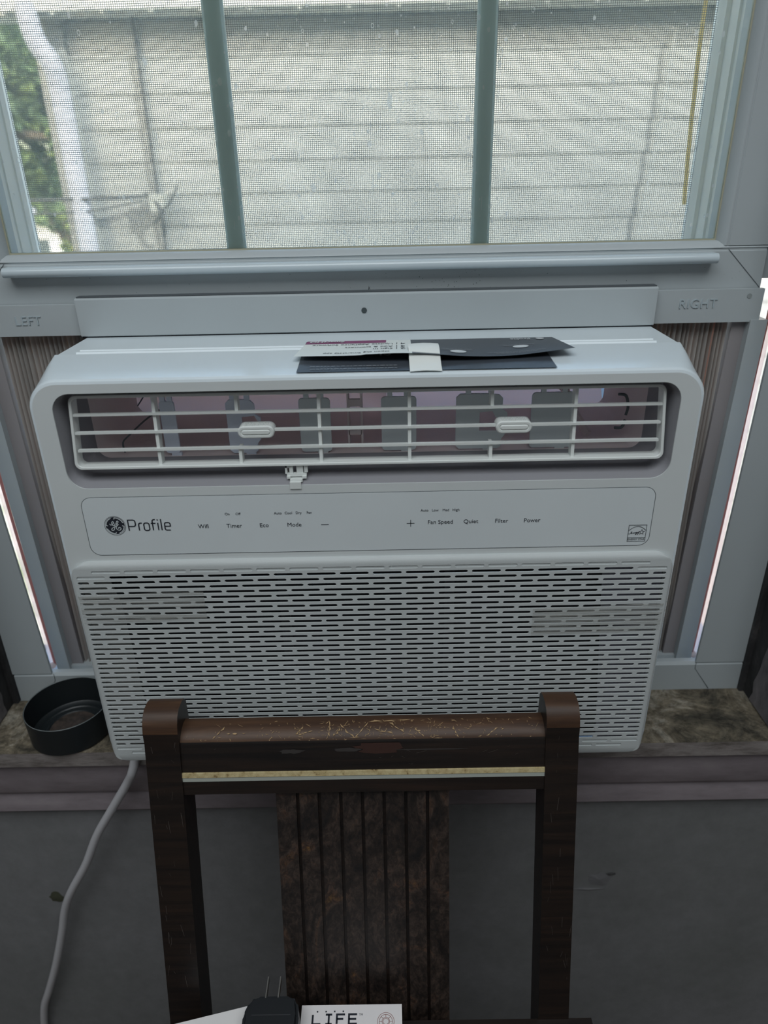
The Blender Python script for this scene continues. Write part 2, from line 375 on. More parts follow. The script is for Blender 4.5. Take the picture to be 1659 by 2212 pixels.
# interior trims round the opening
o = struct('trim_1', bx(-.9, .9, .033, .112, .689, .7065), [M_sill, M_nose], 'weathered wooden window sill with worn paint', bevel=.002)
for p in o.data.polygons:
    if p.normal.y < -.4: p.material_index = 1
bm = bmesh.new(); prism_x(bm, [(.058, .640), (.046, .640), (.043, .645), (.043, .680), (.046, .689), (.058, .689)], -.9, .9)
struct('trim_2', bm, M_trim, 'mauve painted apron board right under the sill', bevel=.001)
bm = bmesh.new(); prism_x(bm, [(.058, .607), (.052, .607), (.048, .612), (.048, .632), (.051, .638), (.058, .640)], -.9, .9)
struct('trim_3', bm, M_trim, 'lower narrow mauve painted moulding above the wall', bevel=.001)
for s, nm, lab in ((-1, 'trim_4', 'old dark peeling wooden jamb left of the window'), (1, 'trim_5', 'old dark peeling wooden jamb right of the window')):
    bm = bmesh.new()
    a, b_ = (.392, .47) if s > 0 else (-.47, -.394)
    box(bm, a, b_, .045, .1149, .7065, 2.1)
    a, b_ = (.3872, .3921) if s > 0 else (-.3941, -.3887)
    box(bm, a, b_, .1075, .1149, .7065, 2.1)
    struct(nm, bm, M_jamb, lab, bevel=.0015)
    M_peel = bpy.data.materials.get('old_grey_paint')
    if not M_peel:
        M_peel, nt, b = newmat('old_grey_paint'); mp = coords(nt, (1, 1, .5)); n1 = noisen(nt, mp, 30, 7, .7)
        r1 = ramp(nt, n1.outputs['Fac'], [(.35, (.05, .05, .05)), (.48, (.14, .13, .135)), (.7, (.24, .22, .225))])
        nt.links.new(r1.outputs['Color'], b.inputs['Base Color']); setp(b, rough=.8); bump(nt, b, n1.outputs['Fac'], .6, .002)
    o = bpy.data.objects[nm]
    # flake of old paint clinging to the inner face of the jamb, thin and ragged
    bm = bmesh.new(); xx = .3915 if s > 0 else -.3935; pts = []
    for k in range(22):
        z = .709+.24*k/21; pts.append((.092-.0015*k+.006*noise.noise(Vector((k*1.3, s, 0))), z))
    ring = [(xx, y, z) for y, z in pts]+[(xx, .046, .709+.24), (xx, .046, .709)]
    vs = [bm.verts.new(p) for p in ring]; ring2 = [bm.verts.new((p[0]-.0012*s, p[1], p[2])) for p in ring]
    bm.faces.new(vs); bm.faces.new(ring2[::-1])
    for k in range(len(vs)): bm.faces.new((vs[k], vs[(k+1) % len(vs)], ring2[(k+1) % len(vs)], ring2[k]))
    pf = obj('paint_flake', bm, M_peel, o); pf['label'] = 'flaking grey paint layer'

# ================================================================== WINDOW
win = thing('window_1', 'white vinyl double hung window with the sash resting on the air conditioner', None, (0, .17, .7065), kind='structure')
def wpart(name, bm, mat, parent=win, **k): return obj(name, bm, mat, parent, **k)
fr_ = bmesh.new()
# sill lip, side lips (thin channels) and the frame behind
prism_x(fr_, [(.112, .7065), (.112, .739), (.1145, .742), (.120, .742), (.1215, .739), (.1215, .7215), (.24, .7215), (.24, .7065)], -.3875, .387)
wpart('sill_track', fr_, M_vinyl, bevel=.0006)
for s_, out_, ib, it in ((-1, -.3885, -.3468, -.3560), (1, .387, .3372, .3452)):
    bm = bmesh.new(); ring = [(out_, .742), (ib, .742), ((ib+it)/2+.0010*s_, .92), (it, 1.10), (it, 2.05), (out_, 2.05)]
    f0 = [bm.verts.new((x, .112, z)) for x, z in ring]; f1 = [bm.verts.new((x, .1150, z)) for x, z in ring]
    bm.faces.new(f0); bm.faces.new(f1[::-1])
    for k in range(6): bm.faces.new((f0[k], f0[(k+1) % 6], f1[(k+1) % 6], f1[k]))
    wpart('side_channel', bm, M_vinyl)
    bm = bmesh.new()
    if s_ > 0: box(bm, .4500, .4695, .1149, .24, .7065, 2.05)
    else: box(bm, -.4695, -.4550, .1149, .24, .7065, 2.05)
    wpart('channel_backing', bm, M_bright)
    wpart('jamb_liner', bx(min(.3475*s_, .45*s_), max(.3475*s_, .45*s_), .156, .24, 1.126, 2.05), M_vinyl)
bm = bmesh.new(); box(bm, -.3885, .387, .115, .24, 2.05, 2.1); wpart('head_track', bm, M_vinyl)
# dark mitre joints at the lower corners
bm = bmesh.new()
for pts in (((.3378, .7335, .1117), (.3382, .7335, .1117), (.3565, .7075, .1117), (.3555, .7075, .1117)), ((.3372, .742, .1117), (.3377, .742, .1117), (.3377, .733, .1117), (.3372, .733, .1117)),
            ((-.3448, .742, .1117), (-.3443, .742, .1117), (-.3443, .733, .1117), (-.3448, .733, .1117)), ((-.3448, .7335, .1117), (-.3443, .7335, .1117), (-.361, .7075, .1117), (-.3617, .7075, .1117))):
    bm.faces.new([bm.verts.new((p[0], p[2], p[1])) for p in pts])
wpart('mitre_joint', bm, M_hole)
# outer jamb tracks seen through the glass, each a stack of stepped ribs
for sgn_, pr in ((1, [(.3040, .179), (.3040, .186), (.3022, .187), (.3022, .201), (.3034, .202), (.3034, .207), (.3002, .208), (.2990, .218), (.3300, .218), (.3300, .179)]),
                 (-1, [(-.3128, .179), (-.3128, .186), (-.3116, .187), (-.3116, .201), (-.3130, .202), (-.3130, .207), (-.3118, .208), (-.3122, .218), (-.3500, .218), (-.3500, .179)])):
    bm = bmesh.new(); prism_z(bm, pr, 1.10, 2.05); wpart('jamb_track', bm, M_vinyl2, bevel=.0004)
# lower sash
sash = thing('lower_sash', None, None, (0, .16, 1.09)); sash.parent = win; sash.matrix_parent_inverse = Matrix.Translation(-Vector(win.location)); ROOTLOC['lower_sash'] = Vector((0, .16, 1.09))
bm = bmesh.new()
rail = [(.150, 1.092), (.150, 1.1498), (.1508, 1.1505), (.1508, 1.1523), (.1500, 1.1527), (.1520, 1.1556), (.1565, 1.1578), (.160, 1.1580), (.178, 1.1580), (.178, 1.092)]
prism_x(bm, rail, -.3445, .3445)
obj('bottom_rail', bm, M_vinyl, sash, bevel=.0004)
bm = bmesh.new(); prism_x(bm, [(.150, 1.1408), (.1425, 1.1410)]+[(.1405+.0042*math.cos(math.radians(a_)), 1.1452+.0042*math.sin(math.radians(a_))) for a_ in range(250, 75, -16)]+[(.150, 1.1492)], -.3105, .2985)
obj('lift_rail', bm, M_gloss, sash, bevel=.0004)
for s, xi, xo in ((-1, -.3118, -.3460), (1, .3030, .3460)):
    bm = bmesh.new()
    pr = [(xi, .160), (xi+s*.0008, .1565), (xi+s*.0024, .1525), (xi+s*.0050, .1500), (xi+s*.0062, .1500), (xi+s*.0066, .1506), (xi+s*.0074, .1506), (xi+s*.0078, .1500), (xo, .150), (xo, .178), (xi, .178)]
    prism_z(bm, pr, 1.1545, 1.64); obj('stile', bm, M_vinyl, sash, bevel=.0003)
bm = bmesh.new(); box(bm, -.346, .346, .150, .178, 1.60, 1.64); obj('top_rail', bm, M_vinyl, sash)
# mitre line at lower right corner
bm = bmesh.new()
for q in (((.3105, 1.1515), (.3110, 1.1518), (.3445, 1.1190), (.3438, 1.1188)), ((-.3125, 1.1515), (-.3130, 1.1518), (-.3445, 1.120), (-.3438, 1.1198))):
    bm.faces.new([bm.verts.new((x, .1497, z)) for x, z in q])
obj('mitre_joint', bm, M_line, sash)
bm = bmesh.new(); box(bm, -.3118, .3030, .1608, .1640, 1.1578, 1.1592); box(bm, .3018, .3030, .1608, .164, 1.1592, 1.60); box(bm, -.3118, -.3106, .1608, .164, 1.1592, 1.60)
obj('glazing_bead', bm, M_seal, sash)['label'] = 'thin yellowed bead round the glass'
for a, b_ in ((-.1222, -.1054), (.0912, .1070)):
    bm = bmesh.new(); prism_z(bm, [(a, .1655), (a+.002, .1635), (b_-.002, .1635), (b_, .1655), (b_, .1685), (b_-.002, .1700), (a+.002, .1700), (a, .1685)], 1.158, 1.60)
    obj('muntin', bm, plain('muntin_grey', (.62, .72, .71), .4), sash)
gl = obj('glass_pane', bx(-.3118, .3030, .1612, .1622, 1.158, 1.60), M_glass, sash)
# dried water spots on the glass: rings, blobs and runs
bm = bmesh.new(); rnd = random.Random(3)
def spot(x, z, r, asp, full):
    n = 9; ang = [2*PI*k/n for k in range(n)]; sd = rnd.random()*50
    def P(rr, a):
        q = 1+.35*noise.noise(Vector((math.cos(a)*1.3, math.sin(a)*1.3, sd))); return (x+rr*q*math.cos(a), .1609, z+rr*asp*q*math.sin(a))
    o_ = [bm.verts.new(P(r, a)) for a in ang]
    if full: bm.faces.new(o_)
    else:
        i_ = [bm.verts.new(P(r*.72, a)) for a in ang]
        for k in range(n): bm.faces.new((o_[k], o_[(k+1) % n], i_[(k+1) % n], i_[k]))
for k in range(700):
    x = rnd.uniform(-.30, .295); z = 1.16+(rnd.random()**1.3)*.19
    if rnd.random() < .45: x = rnd.gauss(.03, .09); x = max(-.3, min(.29, x))
    r = rnd.choice([.0004, .0006, .0006, .0009, .0013]); spot(x, z, r, rnd.uniform(1, 1.9), rnd.random() < .45)
for x, z, r in ((-.043, 1.206, .0022), (.012, 1.214, .0018), (.005, 1.238, .0020), (-.052, 1.243, .0017), (.108, 1.178, .0016), (-.17, 1.299, .0022), (.022, 1.268, .0026), (.1095, 1.30, .0018), (.109, 1.292, .0017), (.085, 1.255, .002), (.17, 1.29, .0024), (-.105, 1.268, .0018), (-.1095, 1.248, .0013), (-.113, 1.284, .0019)):
    spot(x, z, r, rnd.uniform(1.1, 2.0), rnd.random() < .6)
for k in range(26):
    x = rnd.gauss(.0, .12); z = rnd.uniform(1.17, 1.26); h = rnd.uniform(.004, .014); ww = rnd.uniform(.0002, .0005)
    bm.faces.new([bm.verts.new(p) for p in ((x, .1609, z), (x+ww, .1609, z), (x+ww, .1609, z+h), (x, .1609, z+h))])
sp = obj('water_spots', bm, M_spot, sash); tag(sp, 'dried white water spots on the glass', kind='stuff')
bm = bmesh.new(); rs = random.Random(8)
for k in range(60):
    x = rs.gauss(.06, .03) if k < 36 else rs.uniform(-.3, .33); z = rs.uniform(1.124, 1.139); r_ = rs.uniform(.00012, .0004)
    bm.faces.new([bm.verts.new((x+r_*math.cos(a_), .14985, z+r_*math.sin(a_))) for a_ in (0, 1.3, 2.5, 3.8, 5.1)])
for x, a_ in ((.0005, .7), (.0022, -.4), (.001, .1)):
    bm.faces.new([bm.verts.new(p) for p in ((x, .1498, 1.1242), (x+.0004, .1498, 1.1242), (x+.003*math.sin(a_)+.0002, .1498, 1.1268), (x+.003*math.sin(a_), .1498, 1.1268))])
tag(obj('grime_specks', bm, M_hole, sash), 'small dark grime specks', kind='stuff')
# upper sash (above the frame of the photo)
us = thing('upper_sash', None, None, (0, .205, 1.6)); us.parent = win; us.matrix_parent_inverse = Matrix.Translation(-Vector(win.location)); ROOTLOC['upper_sash'] = Vector((0, .205, 1.6))
bm = bmesh.new(); box(bm, -.346, .346, .182, .206, 1.61, 1.65); box(bm, -.346, .346, .182, .206, 2.01, 2.05); box(bm, -.346, -.31, .182, .206, 1.65, 2.01); box(bm, .305, .346, .182, .206, 1.65, 2.01)
obj('sash_frame', bm, M_vinyl, us); obj('glass_pane', bx(-.31, .305, .192, .193, 1.65, 2.01), M_glass, us)
# insect screen: real wires
scr = thing('insect_screen', None, None, (0, .226, 1.12)); scr.parent = win; scr.matrix_parent_inverse = Matrix.Translation(-Vector(win.location)); ROOTLOC['insect_screen'] = Vector((0, .226, 1.12))
bm = bmesh.new(); r = .00021; x0, x1, z0, z1 = -.3135, .300, 1.112, 1.66
def wav(x, z): return .0006*math.sin(9*x+4*z)+.0005*noise.noise(Vector((x*7, z*7, 2)))
x = x0
while x < x1:
    pts = [(x+wav(x, z0+(z1-z0)*k/8), z0+(z1-z0)*k/8) for k in range(9)]
    L = [[bm.verts.new((px+dx, .2245+dy, pz)) for dx, dy in ((-r, 0), (0, -r), (r, 0), (0, r))] for px, pz in pts]
    for a, b_ in zip(L, L[1:]):
        for k in range(4): bm.faces.new((a[k], a[(k+1) % 4], b_[(k+1) % 4], b_[k]))
    x += .001765
z = z0
while z < z1:
    pts = [(x0+(x1-x0)*k/10, z+wav(z, x0+(x1-x0)*k/10)) for k in range(11)]
    L = [[bm.verts.new((px, .2247+dy, pz+dz)) for dz, dy in ((-r, 0), (0, -r), (r, 0), (0, r))] for px, pz in pts]
    for a, b_ in zip(L, L[1:]):
        for k in range(4): bm.faces.new((a[k], a[(k+1) % 4], b_[(k+1) % 4], b_[k]))
    z += .001620
sm = obj('screen_mesh', bm, M_wire, scr); tag(sm, 'fine grey insect mesh', kind='stuff')
bm = bmesh.new()
for s, e in ((-1, -.3150), (1, .3000)): box(bm, min(e, e+s*.012), max(e, e+s*.012), .219, .231, 1.10, 1.67)
box(bm, -.327, .312, .219, .231, 1.092, 1.112); box(bm, -.327, .312, .219, .231, 1.66, 1.68)
obj('screen_frame', bm, M_vinyl2, scr)
# yellow tube added outside the screen, standing in for a sunlit edge
bm = bmesh.new(); tube(bm, spline([(.3270, .30, 1.75), (.3240, .30, 1.45), (.3172, .30, 1.36), (.3200, .30, 1.26), (.3250, .30, 1.18)], 6), .0021, 8)
tag(obj('sunlit_edge_line', bm, M_yellow, None, smooth=True), 'thin yellow line standing in for a sunlit edge outside beside the right window jamb', 'light line')

# ================================================================== AIR CONDITIONER
ac = thing('air_conditioner', 'white window air conditioner filling the lowered window above the sill', 'air conditioner', (0, .06, .7285))
def A(name, bm, mat, parent=ac, **k): return obj(name, bm, mat, parent, **k)
XW, ZB, ZT = .2450, .7285, 1.0880
RX, RZ0, RZ1 = .2278, 1.0036, 1.0782          # louvre recess opening
GX, GZ0, GZ1 = .2425, .7300, .9410            # intake grille
face_out = rrect(-XW+.003, XW-.003, ZB+.003, ZT-.003, .020, 10)
plate('front_fascia', face_out, [rrect(-RX, RX, RZ0, RZ1, .014, 8), rrect(-.236, .236, .742, .930, .008, 4)], 0, .0022, M_face, ac)
# shell: rounded front edge growing into a squared back edge
bm = bmesh.new(); n = 10
L = [xz(rrect(-XW+.003, XW-.003, ZB+.003, ZT-.003, .020, n), 0.0), xz(rrect(-XW+.0012, XW-.0012, ZB+.0012, ZT-.0012, .0215, n), .0006), xz(rrect(-XW+.0002, XW-.0002, ZB+.0002, ZT-.0002, .0225, n), .0022), xz(rrect(-XW, XW, ZB, ZT+.0002, .0225, n), .0045),
     xz(rrect(-XW-.0008, XW+.0008, ZB, ZT+.0012, .0165, n), .022), xz(rrect(-XW-.0022, XW+.0022, ZB, ZT+.0026, .008, n), .045), xz(rrect(-XW-.0035, XW+.0035, ZB, ZT+.0036, .002, n), .0655), xz(rrect(-XW-.0015, XW+.0015, ZB+.002, ZT+.0018, .002, n), .0665)]
loft(bm, L); A('front_shell', bm, M_acw, smooth=True)
bm = bmesh.new(); box(bm, -.2485, .2485, .0662, .150, .7305, 1.0898)
bmesh.ops.delete(bm, geom=[f for f in bm.faces if f.calc_center_median().y < .07 or f.calc_center_median().y > .14], context='FACES')
A('housing', bm, M_acw)
# rear half outside the window, with an opening added on top to let daylight into the duct
bm = bmesh.new()
box(bm, -.2485, -.22, .150, .52, 1.0885, 1.0898); box(bm, -.22, .02, .30, .52, 1.0885, 1.0898); box(bm, .02, .2485, .40, .52, 1.0885, 1.0898); box(bm, .2365, .2485, .15, .33, 1.0885, 1.0898); box(bm, .02, .2365, .15, .158, 1.0885, 1.0898)
box(bm, -.2485, .2485, .15, .52, .7305, .7320); box(bm, -.2485, -.2470, .15, .52, .732, 1.0885); box(bm, .2470, .2485, .15, .52, .732, 1.0885); box(bm, -.2485, .2485, .519, .52, .732, 1.0885)
A('rear_case', bm, M_acw)
# stamped ribs on the top
for y0, z1 in ((.0735, 1.0912), (.0815, 1.0912)):
    bm = bmesh.new(); prism_x(bm, [(y0, 1.0895), (y0+.0014, z1), (y0+.0034, z1), (y0+.005, 1.0895)], -.234, .232); A('stamped_rib', bm, M_acw, bevel=.0005)
# louvre recess and duct
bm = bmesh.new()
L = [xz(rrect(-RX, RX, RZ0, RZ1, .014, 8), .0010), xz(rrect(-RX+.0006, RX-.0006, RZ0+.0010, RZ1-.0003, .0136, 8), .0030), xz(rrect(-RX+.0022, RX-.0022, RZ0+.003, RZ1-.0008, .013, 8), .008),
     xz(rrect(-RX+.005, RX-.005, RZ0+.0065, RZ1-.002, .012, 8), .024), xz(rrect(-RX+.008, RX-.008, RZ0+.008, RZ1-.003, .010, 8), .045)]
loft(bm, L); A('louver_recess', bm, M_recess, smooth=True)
bm = bmesh.new()
L = [xz(rrect(-RX+.008, RX-.008, RZ0+.008, RZ1-.003, .010, 8), .045), xz(rrect(-RX+.012, RX-.012, RZ0+.006, RZ1+.000, .010, 8), .085), xz(rrect(-RX+.016, RX-.016, RZ0+.018, RZ1+.004, .010, 8), .130)]
loft(bm, L); A('air_duct', bm, M_duct, smooth=True)
bm = bmesh.new(); bm.faces.new([bm.verts.new(p) for p in ((-.212, .130, 1.021), (.015, .130, 1.021), (.015, .130, 1.083), (-.212, .130, 1.083))]); A('duct_back', bm, M_ductback2)
bm = bmesh.new(); g = [[bm.verts.new((.015+.197*i/8, .130+.030*math.sin(PI*j/12), 1.021+.062*j/6)) for i in range(9)] for j in range(7)]
for j in range(6):
    for i in range(8): bm.faces.new((g[j][i], g[j][i+1], g[j+1][i+1], g[j+1][i]))
A('duct_back', bm, M_ductback, smooth=True)['label'] = 'thin pinkish foam lit from outside'  # translucent so that daylight from the added opening brightens this half
bm = bmesh.new(); tube(bm, [(.185, .075, 1.013), (.172, .10, 1.035), (.168, .125, 1.070)], .0035, 8); tube(bm, [(.150, .118, 1.06), (.185, .112, 1.024)], .0009, 6); tube(bm, [(.160, .122, 1.078), (.160, .120, 1.045)], .0013, 6)
A('duct_tube', bm, M_duct, smooth=True)
bm = bmesh.new(); tube(bm, spline([(-.187, .060, 1.050), (-.172, .075, 1.066), (-.14, .085, 1.067), (-.11, .09, 1.066)], 5), .0006, 6); tube(bm, spline([(-.200, .050, 1.014), (-.201, .052, 1.022), (-.195, .055, 1.028), (-.18, .06, 1.040), (-.165, .07, 1.048)], 5), .0008, 6)
A('duct_wire', bm, M_line, smooth=True)
bm = bmesh.new(); tube(bm, spline([(.1955, .040, 1.058), (.202, .042, 1.056), (.205, .043, 1.047), (.204, .043, 1.040)], 5), .0012, 6); tube(bm, spline([(.204, .043, 1.036), (.202, .043, 1.030), (.196, .042, 1.030)], 5), .0012, 6)
A('duct_spring', bm, M_line, smooth=True)
# swinging vanes behind the louvre
def vane(x0, x1, z0, z1, cut=None, nub=None, mat=M_vane, y=.047, tilt=.0):
    out = rrect(x0, x1, z0, z1, .003, 3); holes = []
    if cut == 'C':
        cxm = x0+(x1-x0)*.50
        out = smooth_poly([(x0, z0+.003), (x0+.003, z0), (x1-.004, z0), (x1-.001, z0+.002), (x1-.001, z0+.008), (x1+.002, z0+.012), (x1-.003, z0+.015), (cxm, z0+.015), (cxm, z0+.0305), (cxm+.010, z0+.0315), (cxm+.013, z0+.026), (x1+.003, z0+.026), (x1+.003, z0+.030), (x1-.001, z0+.033), (x1-.001, z1-.004), (x1-.004, z1-.001), (cxm+.004, z1), (x0+.003, z1), (x0, z1-.003)])
    o = plate('vane', out, holes, y, y+.0022, mat, ac, bevel=.0004)
    for qx, w_, za, zb in ((x0+(x1-x0)*.25, .002, z1-.0005, z1+.0045), (x0+(x1-x0)*.72, .002, z1-.0005, z1+.0045), (x0+(x1-x0)*.70, .004, z0-.0035, z0+.0005)):
        obj('vane_pin', bx(qx-w_, qx+w_, y+.0002, y+.003, za, zb), mat, o, bevel=.0005)
    return o
def smooth_poly(p): return p
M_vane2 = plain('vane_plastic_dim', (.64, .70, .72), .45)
vane(-.1655, -.1535, 1.0135, 1.0575)
vane(-.1130, -.0890, 1.0125, 1.0575, 'C')
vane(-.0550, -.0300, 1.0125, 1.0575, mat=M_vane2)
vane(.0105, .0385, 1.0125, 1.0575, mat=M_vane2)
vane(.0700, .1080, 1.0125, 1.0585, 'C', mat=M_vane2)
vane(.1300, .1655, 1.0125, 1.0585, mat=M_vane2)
bm = bmesh.new()
for q in (-.0175, -.0065): box(bm, q, q+.0016, .060, .075, 1.008, 1.075)
box(bm, -.016, -.0065, .060, .063, 1.046, 1.052); box(bm, -.0165, -.006, .060, .063, 1.022, 1.026); A('duct_bracket', bm, M_duct)
# louvre assembly (one moulding with bars), slider tabs
bm = bmesh.new(); YB, YF = .0150, .0040
def tl(z): return (z-1.0178)/(1.0745-1.0178)*.005
LX0, LX1, LZ0, LZ1 = -.2225, .2232, 1.0176, 1.0742
L = []
for ins, y in ((.0000, YB), (.0000, YF+.0004), (.0004, YF), (.0018, YF), (.0022, YF+.0004), (.0022, YB)):
    L.append([(x*(1-.016*(z-LZ0)/(LZ1-LZ0)), y+tl(z), z) for x, z in rrect(LX0+ins, LX1-ins, LZ0+ins, LZ1-ins, .0055-ins*.5, 6)])
L.append(L[0]); loft(bm, L); bmesh.ops.remove_doubles(bm, verts=bm.verts, dist=1e-6)
lv = A('louver_frame', bm, M_louver, smooth=True)
for z in (1.0592, 1.0455, 1.0320):
    bm = bmesh.new(); y = YF+tl(z)+.0012; ex = .2185
    prism_x(bm, [(y, z-.0009), (y, z+.0009), (y+.0040, z+.0006), (y+.0040, z-.0006)], -ex, ex); A('louver_bar', bm, M_louver, bevel=.0003)
for x in (-.1580, -.0965, -.0355, .0317, .0930, .1550):
    if x in (-.0965, .0930): zs = ((LZ0+.001, 1.0320), (1.0592, LZ1-.001))
    else: zs = ((LZ0+.001, LZ1-.001),)
    for a, b_ in zs:
        bm = bmesh.new(); vs = box(bm, x-.0012, x+.0012, YF+.003, YF+.011, a, b_)
        for v in vs: v.co.y += tl(v.co.z)
        A('louver_post', bm, M_louver, bevel=.0003)
for a, b_ in ((-.0962, -.0690), (.0957, .1225)):
    zc = 1.0450; y = YF+tl(zc)
    bm = bmesh.new()
    loft(bm, [xz(rrect(a, b_, zc-.0048, zc+.0048, .0046, 6), y+.009), xz(rrect(a, b_, zc-.0048, zc+.0048, .0046, 6), y-.0012), xz(rrect(a+.0008, b_-.0008, zc-.0040, zc+.0040, .0039, 6), y-.0022),
              xz(rrect(a+.0022, b_-.0022, zc-.0026, zc+.0026, .0025, 6), y-.0022), xz(rrect(a+.0028, b_-.0028, zc-.0020, zc+.0020, .0019, 6), y-.0016), xz(rrect(a+.0038, b_-.0038, zc-.0012, zc+.0012, .0011, 6), y-.0026)], cap0=True, cap1=True)
    for k in range(16): # finger ridges along the top
        q = a+.005+k*(b_-a-.010)/15; box(bm, q-.0003, q+.0003, y-.001, y+.006, zc+.0047, zc+.0053)
    A('slider_tab', bm, M_louver, smooth=True)
# latch clip under the louvre
bm = bmesh.new(); xc = -.0558
box(bm, xc-.0040, xc+.0045, -.0010, .0015, 1.0008, 1.0062); box(bm, xc-.0040, xc+.0055, .0015, .010, 1.0055, 1.0075)
box(bm, xc-.0065, xc-.0038, .0035, .006, 1.0075, 1.0093); box(bm, xc+.0052, xc+.0085, .0035, .006, 1.0075, 1.0093)
box(bm, xc-.0065, xc+.0085, .0055, .0085, 1.0085, 1.0110); box(bm, xc-.0045, xc-.0018, .006, .009, 1.011, 1.0175); box(bm, xc+.0010, xc+.0060, .006, .009, 1.011, 1.0175)
box(bm, xc-.0078, xc-.0062, .006, .009, 1.0105, 1.0172); box(bm, xc-.0078, xc-.0042, .006, .009, 1.0155, 1.0172); box(bm, xc+.0068, xc+.0095, .006, .009, 1.0115, 1.0172)
A('latch_clip', bm, M_louver, bevel=.0004)
# control panel
PX0, PX1, PZ0, PZ1 = -.2225, .2205, .9457, .9966
plate('panel_gap', rrect(PX0, PX1, PZ0, PZ1, .0085, 8), [rrect(PX0+.0005, PX1-.0005, PZ0+.0005, PZ1-.0005, .008, 8)], -.00012, .0006, M_line, ac)
cp = plate('control_panel', rrect(PX0+.0005, PX1-.0005, PZ0+.0005, PZ1-.0005, .008, 8), [], -.00025, .0008, M_panel, ac, bevel=.0001)
TY = -.00030
for s, x in (('Wifi', -.1301), ('Timer', -.1061), ('Eco', -.0826), ('Mode', -.0590), ('Fan Speed', .0551), ('Quiet', .0789), ('Filter', .1028), ('Power', .1266)):
    text('lettering', s, .0049, M_ink, cp, front(x, TY, .9700))
for s, x in (('On', -.1104), ('Off', -.1021), ('Auto', -.0711), ('Cool', -.0629), ('Dry', -.0550), ('Fan', -.0467), ('Auto', .0427), ('Low', .0510), ('Med', .0592), ('High', .0671)):
    text('lettering', s, .0030, M_ink, cp, front(x, TY, .9803))
bm = bmesh.new(); box(bm, -.0381, -.0321, TY-.0001, TY+.0001, .96940, .96985); A('minus_sign', bm, M_ink, cp)
bm = bmesh.new(); box(bm, .0289, .0349, TY-.0001, TY+.0001, .9692, .96965); box(bm, .03168, .03212, TY-.00012, TY+.0001, .96645, .97245); A('plus_sign', bm, M_ink, cp)
def S2(name, lines, wd, mat, parent, mtx, label=None):
    bm = bmesh.new(); strokes(bm, lines, wd); me = bpy.data.meshes.new(name); bm.to_mesh(me); bm.free(); me.transform(mtx)
    o = me_obj(name, me, mat, parent)
    if label: o['label'] = label
    return o
# squared "Profile" wordmark drawn with strokes (unit: cap height 1)
def rsq(x0, x1, y0, y1, r, a=True): return [(p[0], p[1]) for p in rrect(x0, x1, y0, y1, r, 4)]
W_ = []
W_.append([(0, 0), (0, 1), (.50, 1)]+arcp(.50, .80, .20, 90, 0, 4)+[(.70, .62)]+arcp(.50, .60, .20, 0, -90, 4)+[(0, .40)])     # P
W_.append([(1.00, 0), (1.00, .50)]+arcp(1.18, .52, .18, 180, 90, 4)+[(1.34, .70)])                               # r
q = rsq(1.50, 2.02, 0, .70, .17); W_.append(q+[q[0]])                                                         # o
W_.append([(2.36, 0), (2.36, .82)]+arcp(2.52, .84, .16, 180, 90, 4)+[(2.66, 1.0)]); W_.append([(2.20, .66), (2.66, .66)])    # f
W_.append([(2.88, 0), (2.88, .70)]); W_.append([(2.88, .90), (2.88, 1.02)])                                   # i
W_.append([(3.20, 0), (3.20, 1.04)])                                                                          # l
W_.append([(3.52, .36), (4.06, .36), (4.06, .53)]+arcp(3.90, .54, .16, 0, 90, 4)+[(3.68, .70)]+arcp(3.68, .54, .16, 90, 180, 4)+[(3.52, .16)]+arcp(3.68, .16, .16, 180, 270, 4)+[(4.04, 0)])  # e
S2('wordmark', [[(x*.00805, y*.0093) for x, y in l] for l in W_], .00092, M_ink, cp, front(-.1886, TY, .9676))
# round monogram badge
bg_ = front(-.1990, TY, .9722)
bm = bmesh.new(); bmesh.ops.create_circle(bm, cap_ends=True, segments=40, radius=.0075); bm.transform(bg_); badge = A('round_badge', bm, M_ink, cp); badge['label'] = 'dark round monogram badge'
S2('badge_ring', [arcp(0, 0, .0082, 0, 360, 40)], .00028, M_ink, badge, Matrix.Translation((0, -.00005, 0)) @ bg_)
cur = [arcp(0, 0, .0069, a, a+66, 8)+[(.0056*math.cos(math.radians(a+70)), .0056*math.sin(math.radians(a+70)))] for a in (20, 110, 200, 290)]
S2('badge_flourish', cur, .0006, M_panel, badge, Matrix.Translation((0, -.0001, 0)) @ bg_)
mono = [smooth2([(-.0040, .0018), (-.0034, .0008), (-.0022, .0010), (-.0008, .0024), (-.0008, .0034), (-.0016, .0036), (-.0022, .0024), (-.0020, .0008), (-.0010, .0002), (-.0002, .0008), (.0002, .0016), (-.0002, -.0006), (-.0012, -.0034), (-.0026, -.0040), (-.0032, -.0032), (-.0022, -.0018), (.0002, -.0006), (.0018, .0004)]),
        smooth2([(.0012, .0010), (.0024, .0024), (.0030, .0036), (.0022, .0040), (.0014, .0028), (.0012, .0012), (.0022, .0008), (.0030, .0012)]),
        smooth2([(.0022, .0002), (.0010, -.0006), (.0008, -.0024), (.0020, -.0038), (.0036, -.0036), (.0042, -.0024), (.0034, -.0014), (.0024, -.0018), (.0026, -.0026)])]
S2('badge_monogram', mono, .00058, M_panel, badge, Matrix.Translation((0, -.00012, 0)) @ bg_)
